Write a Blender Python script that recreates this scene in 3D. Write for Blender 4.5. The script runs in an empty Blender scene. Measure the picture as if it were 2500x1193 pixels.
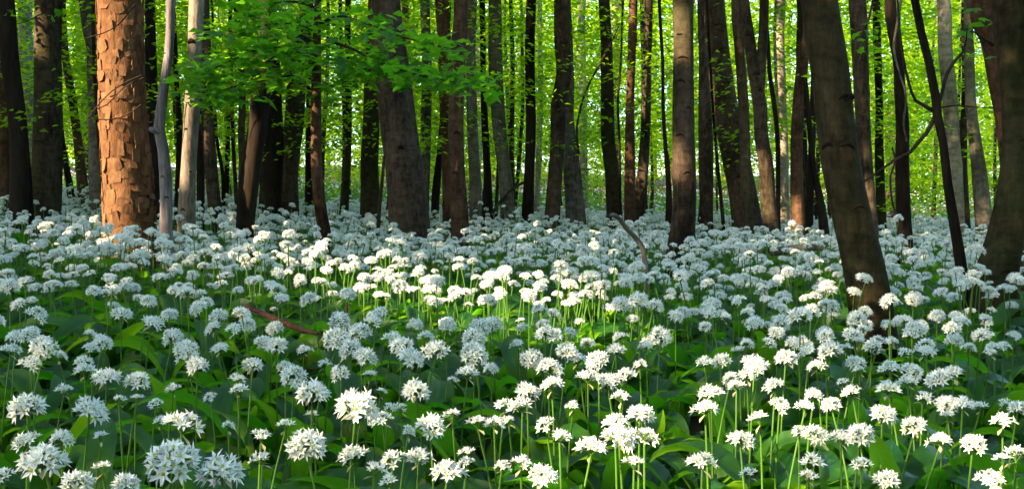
import bpy, math, random
import numpy as np
from mathutils import Vector, Matrix, Euler

rnd = random.Random(7)
npr = np.random.default_rng(11)
S = bpy.context.scene
COL = S.collection

# ------------------------------------------------------------------ camera
F = 2680.0            # focal length in photo pixels (photo 2500 x 1193)
CX, CY, HOR = 1250.0, 596.5, 480.0
CAMZ = 0.76
PITCH = math.atan((CY - HOR) / F)
cam_d = bpy.data.cameras.new('camera')
cam_d.sensor_width = 36.0
cam_d.lens = 36.0 * F / 2500.0
cam_d.clip_start, cam_d.clip_end = 0.05, 500.0
cam = bpy.data.objects.new('camera', cam_d)
COL.objects.link(cam)
cam.location = (0, 0, CAMZ)
cam.rotation_euler = (math.pi / 2 - PITCH, 0, 0)
S.camera = cam

# ------------------------------------------------------------------ light
SUN_EL, SUN_AZ = math.radians(29), math.radians(53)     # az: from behind the camera round to its left
SUN = np.array([-math.sin(SUN_AZ) * math.cos(SUN_EL), -math.cos(SUN_AZ) * math.cos(SUN_EL), math.sin(SUN_EL)])
W = bpy.data.worlds.new('World')
S.world = W
W.use_nodes = True
nt = W.node_tree
bg = nt.nodes['Background']
sky = nt.nodes.new('ShaderNodeTexSky')
sky.sky_type = 'NISHITA'
sky.sun_disc = False
sky.ozone_density = 4.0
sky.sun_elevation = SUN_EL
sky.sun_rotation = math.atan2(SUN[0], SUN[1])
nt.links.new(sky.outputs[0], bg.inputs[0])
bg.inputs[1].default_value = 0.15
sl = bpy.data.lights.new('sun', 'SUN')
sl.energy = 4.7
sl.angle = math.radians(0.3)
sl.color = (1.0, 0.75, 0.45)
so = bpy.data.objects.new('sun', sl)
COL.objects.link(so)
so.rotation_euler = Vector(-SUN).to_track_quat('-Z', 'Y').to_euler()

S.view_settings.view_transform = 'Standard'
S.view_settings.look = 'None'
S.view_settings.exposure = 2.87
S.view_settings.gamma = 1.0
cy = S.cycles
cy.use_denoising = True
cy.max_bounces = 7
cy.diffuse_bounces = 4
cy.glossy_bounces = 2
cy.transmission_bounces = 4
cy.transparent_max_bounces = 4
cy.caustics_reflective = cy.caustics_refractive = False
cy.use_adaptive_sampling = True
cy.adaptive_threshold = 0.015

# ------------------------------------------------------------------ pixel helpers
def ray(px, py):
    u, v = (px - CX) / F, (CY - py) / F
    c, s = math.cos(PITCH), math.sin(PITCH)
    return np.array([u, c + s * v, -s + c * v])

def P(px, py, d):
    r = ray(px, py)
    return np.array([0, 0, CAMZ]) + r * (d / r[1])

def sstep(a, b, x):
    t = np.clip((x - a) / (b - a), 0, 1)
    return t * t * (3 - 2 * t)

def ground(x, y):
    x = np.asarray(x, float); y = np.asarray(y, float)
    left = 0.055 * np.minimum(np.log1p(np.exp((-x - 0.8) * 2)) / 2, 9)
    right = -0.022 * np.clip(x, 0, 9) * sstep(3, 11, y)
    crest = 0.07 * np.exp(-((y - 15) / 4.5) ** 2)
    far = 0.042 * np.clip(y - 21, 0, 60) * sstep(20, 28, y)
    bump = 0.018 * np.sin(x * 1.7 + 0.6 * y) + 0.015 * np.sin(1.1 * y - 0.9 * x + 1) + 0.012 * np.sin(2.9 * x + 2.3 * y)
    return left + right + crest + far + bump * sstep(0.5, 3, np.abs(y))

def depth_on(px, py, h=0.36, dmax=19):
    r = ray(px, py)
    for d in np.arange(1.0, dmax, 0.02):
        q = np.array([0, 0, CAMZ]) + r * (d / r[1])
        if q[2] <= ground(q[0], q[1]) + h:
            return float(d)
    return dmax

# ------------------------------------------------------------------ materials
def mat(name):
    m = bpy.data.materials.new(name)
    m.use_nodes = True
    n = m.node_tree
    n.nodes.clear()
    out = n.nodes.new('ShaderNodeOutputMaterial')
    return m, n, out

def N(n, t, **kw):
    o = n.nodes.new(t)
    for k, v in kw.items():
        setattr(o, k, v)
    return o

def ramp(n, fac, stops):
    r = N(n, 'ShaderNodeValToRGB')
    e = r.color_ramp.elements
    while len(e) < len(stops):
        e.new(0.5)
    for q, (p, c) in zip(e, stops):
        q.position = p
        q.color = (*c, 1)
    n.links.new(fac, r.inputs[0])
    return r.outputs[0]

def bark_mat(name, dark, light, green=None, zs=0.35, sc=9.0, bump=0.5, rings=0.0, spread=0.3):
    k_ = 0.74
    dark, light = tuple(k_ * c for c in dark), tuple(k_ * c for c in light)
    green = tuple(k_ * c for c in green) if green else None
    m, n, out = mat(name)
    tc = N(n, 'ShaderNodeTexCoord')
    mp = N(n, 'ShaderNodeMapping')
    mp.inputs['Scale'].default_value = (1, 1, zs)
    n.links.new(tc.outputs['Object'], mp.inputs[0])
    oi = N(n, 'ShaderNodeObjectInfo')
    add = N(n, 'ShaderNodeVectorMath', operation='ADD')
    n.links.new(mp.outputs[0], add.inputs[0])
    cmb = N(n, 'ShaderNodeCombineXYZ')
    mul = N(n, 'ShaderNodeMath', operation='MULTIPLY')
    mul.inputs[1].default_value = 37.0
    n.links.new(oi.outputs['Random'], mul.inputs[0])
    n.links.new(mul.outputs[0], cmb.inputs[0]); n.links.new(mul.outputs[0], cmb.inputs[1])
    n.links.new(cmb.outputs[0], add.inputs[1])
    big = N(n, 'ShaderNodeTexNoise'); big.inputs['Scale'].default_value = sc * 0.45; big.inputs['Detail'].default_value = 3
    fine = N(n, 'ShaderNodeTexNoise'); fine.inputs['Scale'].default_value = sc * 4; fine.inputs['Detail'].default_value = 6; fine.inputs['Roughness'].default_value = 0.7
    n.links.new(add.outputs[0], big.inputs['Vector']); n.links.new(add.outputs[0], fine.inputs['Vector'])
    mx = N(n, 'ShaderNodeMath', operation='MULTIPLY_ADD'); mx.inputs[1].default_value = 0.5
    n.links.new(fine.outputs[0], mx.inputs[0])
    h = N(n, 'ShaderNodeMath', operation='MULTIPLY'); h.inputs[1].default_value = 0.5
    n.links.new(big.outputs[0], h.inputs[0]); n.links.new(h.outputs[0], mx.inputs[2])
    col = ramp(n, mx.outputs[0], [(0.5 - spread * 0.4, dark), (0.5 + spread * 0.35, light), (min(0.5 + spread * 0.75, 0.95), tuple(min(1.0, 1.7 * c) for c in light))])
    if green:
        g = N(n, 'ShaderNodeTexNoise'); g.inputs['Scale'].default_value = sc * 0.2; g.inputs['Detail'].default_value = 5
        n.links.new(add.outputs[0], g.inputs['Vector'])
        gf = ramp(n, g.outputs[0], [(0.5, (0, 0, 0)), (0.68, (0.7, 0.7, 0.7))])
        mm = N(n, 'ShaderNodeMix', data_type='RGBA')
        n.links.new(gf, mm.inputs['Factor']); n.links.new(col, mm.inputs['A'])
        mm.inputs['B'].default_value = (*green, 1)
        col = mm.outputs['Result']
    if rings:
        mp3 = N(n, 'ShaderNodeMapping'); mp3.inputs['Scale'].default_value = (1.6, 1.6, 3.2)
        n.links.new(tc.outputs['Object'], mp3.inputs[0])
        r3 = N(n, 'ShaderNodeTexNoise'); r3.inputs['Scale'].default_value = 7.0; r3.inputs['Detail'].default_value = 4; r3.inputs['Roughness'].default_value = 0.65
        n.links.new(mp3.outputs[0], r3.inputs['Vector'])
        rc = ramp(n, r3.outputs[0], [(0.36, (0.45, 0.45, 0.45)), (0.5, (1, 1, 1)), (0.66, (1.35, 1.35, 1.35))])
        mr = N(n, 'ShaderNodeMix', data_type='RGBA', blend_type='MULTIPLY'); mr.inputs['Factor'].default_value = 0.7
        n.links.new(col, mr.inputs['A']); n.links.new(rc, mr.inputs['B'])
        col = mr.outputs['Result']
    b = N(n, 'ShaderNodeBsdfPrincipled')
    b.inputs['Roughness'].default_value = 0.82
    b.inputs['Specular IOR Level'].default_value = 0.04
    n.links.new(col, b.inputs['Base Color'])
    bp = N(n, 'ShaderNodeBump'); bp.inputs['Strength'].default_value = bump; bp.inputs['Distance'].default_value = 0.02
    hh = mx.outputs[0]
    if rings:
        mp2 = N(n, 'ShaderNodeMapping'); mp2.inputs['Scale'].default_value = (1.2, 1.2, 9)
        n.links.new(add.outputs[0], mp2.inputs[0])
        rn = N(n, 'ShaderNodeTexNoise'); rn.inputs['Scale'].default_value = 3.0; rn.inputs['Detail'].default_value = 2
        n.links.new(mp2.outputs[0], rn.inputs['Vector'])
        ad = N(n, 'ShaderNodeMath', operation='MULTIPLY_ADD'); ad.inputs[1].default_value = rings
        n.links.new(rn.outputs[0], ad.inputs[0]); n.links.new(hh, ad.inputs[2])
        hh = ad.outputs[0]
    n.links.new(hh, bp.inputs['Height'])
    n.links.new(bp.outputs[0], b.inputs['Normal'])
    n.links.new(b.outputs[0], out.inputs[0])
    return m

def leaf_mat(name, c1, c2, t1, t2, mixf=0.45, rough=0.45, veins=False, spec=0.35):
    m, n, out = mat(name)
    oi = N(n, 'ShaderNodeObjectInfo')
    geo = N(n, 'ShaderNodeNewGeometry')
    f = N(n, 'ShaderNodeMath', operation='ADD')
    n.links.new(oi.outputs['Random'], f.inputs[0]); n.links.new(geo.outputs['Random Per Island'], f.inputs[1])
    fr = N(n, 'ShaderNodeMath', operation='FRACT'); n.links.new(f.outputs[0], fr.inputs[0])
    col = ramp(n, fr.outputs[0], [(0, c1), (1, c2)])
    tcol = ramp(n, fr.outputs[0], [(0, t1), (1, t2)])
    b = N(n, 'ShaderNodeBsdfPrincipled')
    b.inputs['Roughness'].default_value = rough
    b.inputs['Specular IOR Level'].default_value = spec
    t = N(n, 'ShaderNodeBsdfTranslucent')
    if veins:
        uv = N(n, 'ShaderNodeUVMap')
        sep = N(n, 'ShaderNodeSeparateXYZ'); n.links.new(uv.outputs[0], sep.inputs[0])
        s = N(n, 'ShaderNodeMath', operation='MULTIPLY'); s.inputs[1].default_value = 75.0
        n.links.new(sep.outputs[0], s.inputs[0])
        sn = N(n, 'ShaderNodeMath', operation='SINE'); n.links.new(s.outputs[0], sn.inputs[0])
        bp = N(n, 'ShaderNodeBump'); bp.inputs['Strength'].default_value = 0.35; bp.inputs['Distance'].default_value = 0.0012
        tc = N(n, 'ShaderNodeTexCoord')
        nz = N(n, 'ShaderNodeTexNoise'); nz.inputs['Scale'].default_value = 45; nz.inputs['Detail'].default_value = 3
        n.links.new(tc.outputs['Object'], nz.inputs['Vector'])
        ad = N(n, 'ShaderNodeMath', operation='MULTIPLY_ADD'); ad.inputs[1].default_value = 2.5
        n.links.new(nz.outputs[0], ad.inputs[0]); n.links.new(sn.outputs[0], ad.inputs[2])
        n.links.new(ad.outputs[0], bp.inputs['Height'])
        n.links.new(bp.outputs[0], b.inputs['Normal'])
        # paler midrib and yellowing mottles
        ab = N(n, 'ShaderNodeMath', operation='ABSOLUTE'); n.links.new(sep.outputs[0], ab.inputs[0])
        mid = ramp(n, ab.outputs[0], [(0.0, (0.5, 0.5, 0.5)), (0.10, (0, 0, 0))])
        mm = N(n, 'ShaderNodeMix', data_type='RGBA'); n.links.new(mid, mm.inputs['Factor']); n.links.new(col, mm.inputs['A'])
        mm.inputs['B'].default_value = (0.07, 0.17, 0.04, 1)
        nz2 = ramp(n, nz.outputs[0], [(0.35, (0.65, 0.65, 0.65)), (0.7, (1.25, 1.25, 1.25))])
        m2 = N(n, 'ShaderNodeMix', data_type='RGBA', blend_type='MULTIPLY'); m2.inputs['Factor'].default_value = 1
        n.links.new(mm.outputs['Result'], m2.inputs['A']); n.links.new(nz2, m2.inputs['B'])
        col = m2.outputs['Result']
    n.links.new(col, b.inputs['Base Color']); n.links.new(tcol, t.inputs['Color'])
    x = N(n, 'ShaderNodeMixShader'); x.inputs[0].default_value = mixf
    n.links.new(b.outputs[0], x.inputs[1]); n.links.new(t.outputs[0], x.inputs[2])
    n.links.new(x.outputs[0], out.inputs[0])
    return m

def plain(name, c, rough=0.7, trans=None, tf=0.3, spec=0.25, noise=None):
    m, n, out = mat(name)
    b = N(n, 'ShaderNodeBsdfPrincipled')
    b.inputs['Base Color'].default_value = (*c, 1)
    b.inputs['Roughness'].default_value = rough
    b.inputs['Specular IOR Level'].default_value = spec
    if noise:
        tc = N(n, 'ShaderNodeTexCoord')
        nz = N(n, 'ShaderNodeTexNoise'); nz.inputs['Scale'].default_value = noise[0]; nz.inputs['Detail'].default_value = 5
        n.links.new(tc.outputs['Object'], nz.inputs['Vector'])
        n.links.new(ramp(n, nz.outputs[0], [(0.3, c), (0.7, noise[1])]), b.inputs['Base Color'])
    if trans:
        t = N(n, 'ShaderNodeBsdfTranslucent'); t.inputs['Color'].default_value = (*trans, 1)
        x = N(n, 'ShaderNodeMixShader'); x.inputs[0].default_value = tf
        n.links.new(b.outputs[0], x.inputs[1]); n.links.new(t.outputs[0], x.inputs[2])
        n.links.new(x.outputs[0], out.inputs[0])
    else:
        n.links.new(b.outputs[0], out.inputs[0])
    return m

M = {}
M['beech'] = bark_mat('beech_bark', (0.016, 0.011, 0.008), (0.085, 0.060, 0.043), green=(0.040, 0.040, 0.018), rings=0.4, bump=0.8, spread=0.26)
M['brown'] = bark_mat('brown_bark', (0.020, 0.011, 0.007), (0.105, 0.058, 0.036), rings=0.3, bump=0.8, spread=0.26)
M['dark'] = bark_mat('dark_bark', (0.006, 0.0045, 0.0035), (0.028, 0.020, 0.015), zs=0.2, bump=0.8)
M['olive'] = bark_mat('mossy_bark', (0.014, 0.010, 0.006), (0.055, 0.041, 0.024), green=(0.030, 0.036, 0.010), bump=0.8, rings=0.3, spread=0.27)
M['grey'] = bark_mat('grey_bark', (0.055, 0.045, 0.038), (0.19, 0.165, 0.14), green=(0.065, 0.075, 0.03), rings=0.35, bump=0.7, spread=0.27)
M['pale'] = bark_mat('pale_bark', (0.11, 0.09, 0.07), (0.34, 0.30, 0.245), green=(0.11, 0.125, 0.05), rings=0.3, bump=0.7, spread=0.4)
M['dead'] = bark_mat('weathered_wood', (0.06, 0.05, 0.055), (0.26, 0.225, 0.24), zs=0.10, sc=13, bump=1.0, spread=0.30)
M['deadpale'] = bark_mat('pale_weathered_wood', (0.075, 0.058, 0.046), (0.30, 0.245, 0.20), zs=0.35, sc=11, bump=1.0, spread=0.34)
M['plate_core'] = bark_mat('underbark', (0.050, 0.022, 0.011), (0.20, 0.098, 0.048), sc=14, bump=1.0, spread=0.4)
M['plate'] = bark_mat('flaking_bark', (0.055, 0.026, 0.014), (0.24, 0.125, 0.064), sc=9, bump=0.9, spread=0.42)
M['twig'] = bark_mat('twig_bark', (0.02, 0.014, 0.010), (0.06, 0.042, 0.03), sc=30)
M['redwood'] = bark_mat('rotten_branch_bark', (0.07, 0.025, 0.018), (0.24, 0.10, 0.065), sc=25)
M['tree_leaf'] = leaf_mat('beech_leaves', (0.030, 0.105, 0.003), (0.095, 0.180, 0.004), (0.22, 0.50, 0.003), (0.50, 0.64, 0.004), 0.60, 0.5, spec=0.15)
M['far_leaf'] = leaf_mat('sunlit_tone_leaves', (0.045, 0.120, 0.003), (0.120, 0.200, 0.004), (0.34, 0.60, 0.004), (0.66, 0.76, 0.006), 0.62, 0.5, spec=0.15)  # leaf colours lifted and yellowed so the foliage looks more sunlit
M['maple_leaf'] = leaf_mat('maple_leaves', (0.020, 0.085, 0.010), (0.05, 0.14, 0.012), (0.10, 0.38, 0.008), (0.20, 0.46, 0.010), 0.55, 0.4, spec=0.2)
M['garlic_leaf'] = leaf_mat('garlic_leaves', (0.004, 0.040, 0.006), (0.015, 0.072, 0.005), (0.07, 0.38, 0.008), (0.26, 0.52, 0.010), 0.40, 0.40, veins=True, spec=0.30)
M['stem'] = plain('garlic_stem', (0.07, 0.17, 0.025), 0.45, (0.25, 0.4, 0.03), 0.35)
M['petal'] = plain('garlic_petal', (0.75, 0.77, 0.79), 0.6, (0.80, 0.81, 0.80), 0.30)
M['heart'] = plain('garlic_flower_heart', (0.42, 0.50, 0.10), 0.6, (0.5, 0.55, 0.1), 0.3)
M['spathe'] = plain('papery_spathe', (0.55, 0.47, 0.30), 0.7, (0.6, 0.5, 0.3), 0.4)
M['yellow_leaf'] = leaf_mat('yellowing_leaf', (0.28, 0.36, 0.05), (0.40, 0.42, 0.08), (0.5, 0.55, 0.05), (0.5, 0.55, 0.05), 0.35, 0.5, veins=True)
M['litter'] = leaf_mat('leaf_litter', (0.10, 0.055, 0.025), (0.22, 0.13, 0.07), (0.1, 0.06, 0.02), (0.2, 0.1, 0.04), 0.2, 0.8)
M['soil'] = plain('forest_soil', (0.022, 0.015, 0.009), 0.95, noise=(6.0, (0.055, 0.038, 0.02)))

# ------------------------------------------------------------------ mesh kit
class Kit:
    def __init__(s):
        s.v, s.f, s.m, s.uv, s.sm = [], [], [], [], []
        s.n = 0
    def add(s, V, Fs, mi=0, uv=None, smooth=False):
        V = np.asarray(V, float).reshape(-1, 3)
        s.v.append(V)
        s.uv.append(np.zeros((len(V), 2)) if uv is None else np.asarray(uv, float))
        for f in Fs:
            s.f.append(tuple(int(i) + s.n for i in f)); s.m.append(mi); s.sm.append(smooth)
        s.n += len(V)
    def merge(s, k, mx, remap=None):
        A = np.array(mx)
        V = np.concatenate(k.v) @ A[:3, :3].T + A[:3, 3]
        s.v.append(V); s.uv.append(np.concatenate(k.uv))
        for f, m_, q in zip(k.f, k.m, k.sm):
            s.f.append(tuple(i + s.n for i in f)); s.m.append(remap[m_] if remap else m_); s.sm.append(q)
        s.n += len(V)
    def mesh(s, name, mats):
        me = bpy.data.meshes.new(name)
        V = np.concatenate(s.v)
        me.from_pydata(V.tolist(), [], s.f)
        for q in mats:
            me.materials.append(M[q])
        me.polygons.foreach_set('material_index', s.m)
        me.polygons.foreach_set('use_smooth', s.sm)
        U = np.concatenate(s.uv)
        if np.any(U):
            l = me.uv_layers.new(name='UVMap')
            idx = np.empty(len(me.loops), int); me.loops.foreach_get('vertex_index', idx)
            l.data.foreach_set('uv', U[idx].ravel())
        me.update()
        return me

def big_mesh(name, V, T, m, smooth=False):
    """triangles or quads as arrays"""
    V = np.ascontiguousarray(V, np.float32); T = np.ascontiguousarray(T, np.int32)
    k = T.shape[1]
    me = bpy.data.meshes.new(name)
    me.vertices.add(len(V)); me.vertices.foreach_set('co', V.ravel())
    me.loops.add(T.size); me.loops.foreach_set('vertex_index', T.ravel())
    me.polygons.add(len(T))
    me.polygons.foreach_set('loop_start', np.arange(0, T.size, k, dtype=np.int32))
    me.polygons.foreach_set('loop_total', np.full(len(T), k, np.int32))
    if smooth:
        me.polygons.foreach_set('use_smooth', np.ones(len(T), bool))
    me.update(calc_edges=True)
    me.materials.append(M[m])
    return me

def link(name, me, parent=None, loc=(0, 0, 0), rot=(0, 0, 0), sc=(1, 1, 1)):
    o = bpy.data.objects.new(name, me)
    COL.objects.link(o)
    o.parent = parent
    o.location = loc; o.rotation_euler = rot; o.scale = sc
    return o

def thing(name, label, cat, loc, group=None, me=None):
    o = link(name, me, None, loc)
    o['label'] = label; o['category'] = cat
    if group:
        o['group'] = group
    return o

def catmull(pts, step):
    p = np.asarray(pts, float)
    p = np.vstack([2 * p[0] - p[1], p, 2 * p[-1] - p[-2]])
    out = []
    for i in range(1, len(p) - 2):
        n = max(1, int(np.linalg.norm(p[i + 1, :3] - p[i, :3]) / step))
        for t in np.linspace(0, 1, n, endpoint=False):
            a, b, c, d = p[i - 1], p[i], p[i + 1], p[i + 2]
            out.append(0.5 * ((2 * b) + (c - a) * t + (2 * a - 5 * b + 4 * c - d) * t * t + (3 * b - a - 3 * c + d) * t ** 3))
    out.append(p[-2])
    return np.array(out)

def tube(pts, sides=8, horizontal=False, noise=0.0, seed=0, cap=True, knots=()):
    """pts: (n,4) x y z r -> verts, quads"""
    p = np.asarray(pts, float); n = len(p)
    th = np.linspace(0, 2 * math.pi, sides, endpoint=False)
    if horizontal:
        A = np.tile([1, 0, 0], (n, 1)); B = np.tile([0, 1, 0], (n, 1))
    else:
        tg = np.gradient(p[:, :3], axis=0); tg /= np.linalg.norm(tg, axis=1)[:, None] + 1e-9
        ref = np.where(np.abs(tg[:, 2:3]) > 0.9, [[1.0, 0, 0]], [[0, 0, 1.0]])
        A = np.cross(tg, ref); A /= np.linalg.norm(A, axis=1)[:, None] + 1e-9
        B = np.cross(tg, A)
    R = np.tile(p[:, 3:4], (1, sides))
    if noise:
        g = np.random.default_rng(seed)
        s = np.concatenate([[0], np.cumsum(np.linalg.norm(np.diff(p[:, :3], axis=0), axis=1))])
        q = np.zeros_like(R)
        for k in range(9):
            fz = g.uniform(0.8, 9); m = g.integers(1, 5)
            q += np.sin(s[:, None] * fz + g.uniform(0, 6.28) + m * th[None]) * g.uniform(0.3, 1) / (1 + 0.25 * fz)
        R = R * (1 + noise * q)
        rr = g.normal(0, 1, R.shape)
        R = R * (1 + noise * 0.12 * rr)
        for (ks, kt, kr, kh) in knots:
            dd = np.sqrt(((s[:, None] - ks)) ** 2 + (((th[None] - kt + math.pi) % (2 * math.pi) - math.pi) * p[:, 3:4]) ** 2)
            R = R + kh * np.exp(-(dd / kr) ** 2)
    V = p[:, None, :3] + R[..., None] * (np.cos(th)[None, :, None] * A[:, None] + np.sin(th)[None, :, None] * B[:, None])
    V = V.reshape(-1, 3)
    i = np.arange(n - 1)[:, None] * sides; j = np.arange(sides)[None]; j2 = (j + 1) % sides
    Q = np.stack([i + j, i + j2, i + sides + j2, i + sides + j], -1).reshape(-1, 4)
    return V, Q

def tube_mesh(name, pts, m, sides=8, **kw):
    V, Q = tube(pts, sides, **kw)
    return big_mesh(name, V, Q, m, smooth=True)

# ------------------------------------------------------------------ sun gaps cut into the crowns so that chosen spots are lit
BEAMS = []
def beam(p, r):
    BEAMS.append((*p, r))                # spot and radius of the gap cut in the leaves
def carve(C, tmin=0.5, pad=0.0):
    keep = np.ones(len(C), bool)
    for x, y, z, r in BEAMS:
        v = C - np.array([x, y, z])
        t = v @ SUN
        dd = np.linalg.norm(v - t[:, None] * SUN, axis=1)
        keep &= ~((t > tmin) & (dd < r + pad))
    return keep

def leaf_quads(C, D, Nn, L, Wd, fold=0.25):
    """folded pointed leaves: base, right, tip, left -> 2 triangles each"""
    D = D / (np.linalg.norm(D, axis=1)[:, None] + 1e-9)
    Sd = np.cross(D, Nn); Sd /= np.linalg.norm(Sd, axis=1)[:, None] + 1e-9
    Up = np.cross(Sd, D)
    L = L[:, None]; Wd = Wd[:, None]
    b = C; t = C + D * L
    mid = C + D * L * 0.45 + Up * Wd * fold
    V = np.stack([b, mid + Sd * Wd * 0.5, t, mid - Sd * Wd * 0.5], 1).reshape(-1, 3)
    k = np.arange(len(C))[:, None] * 4
    T = np.concatenate([k + [0, 1, 2], k + [0, 2, 3]], 1).reshape(-1, 3)
    return V, T

def spray_leaves(g, O, az, length, per, leaf, droop=0.25, lvl=0.3):
    """flat leafy sprays growing outwards from points O"""
    n = len(O)
    O = np.repeat(O, per, 0); az = np.repeat(az, per); Lr = np.repeat(length, per)
    m = len(O)
    t = g.uniform(0.05, 1, m)
    lat = g.normal(0, 0.22, m) * (0.4 + t)
    d0 = np.stack([np.cos(az), np.sin(az), np.zeros(m)], 1)
    d1 = np.stack([-np.sin(az), np.cos(az), np.zeros(m)], 1)
    C = O + d0 * (t * Lr)[:, None] + d1 * (lat * Lr)[:, None]
    C[:, 2] += -droop * t * t * Lr + g.normal(0, 0.05, m) * Lr
    a2 = az + np.sign(lat) * g.uniform(0.2, 1.3, m)
    D = np.stack([np.cos(a2), np.sin(a2), g.normal(-0.25, 0.25, m)], 1)
    Nn = np.stack([g.normal(0, lvl, m), g.normal(0, lvl, m), np.ones(m)], 1)
    L = leaf * g.uniform(0.65, 1.25, m)
    return C, D, Nn, L

# ------------------------------------------------------------------ ground
xs = np.concatenate([np.linspace(-220, -26, 14), np.linspace(-25, 25, 160), np.linspace(26, 220, 14)])
ys = np.concatenate([np.linspace(-120, -4, 16), np.linspace(-3, 30, 130), np.linspace(31, 320, 34)])
X, Y = np.meshgrid(xs, ys)
Z = ground(X, np.clip(Y, -30, 81))
nx, ny = len(xs), len(ys)
i = np.arange(ny - 1)[:, None] * nx; j = np.arange(nx - 1)[None]
Q = np.stack([i + j, i + j + 1, i + nx + j + 1, i + nx + j], -1).reshape(-1, 4)
gr = link('ground', big_mesh('ground', np.stack([X, Y, Z], -1).reshape(-1, 3), Q, 'soil', True))
gr['kind'] = 'structure'

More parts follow.
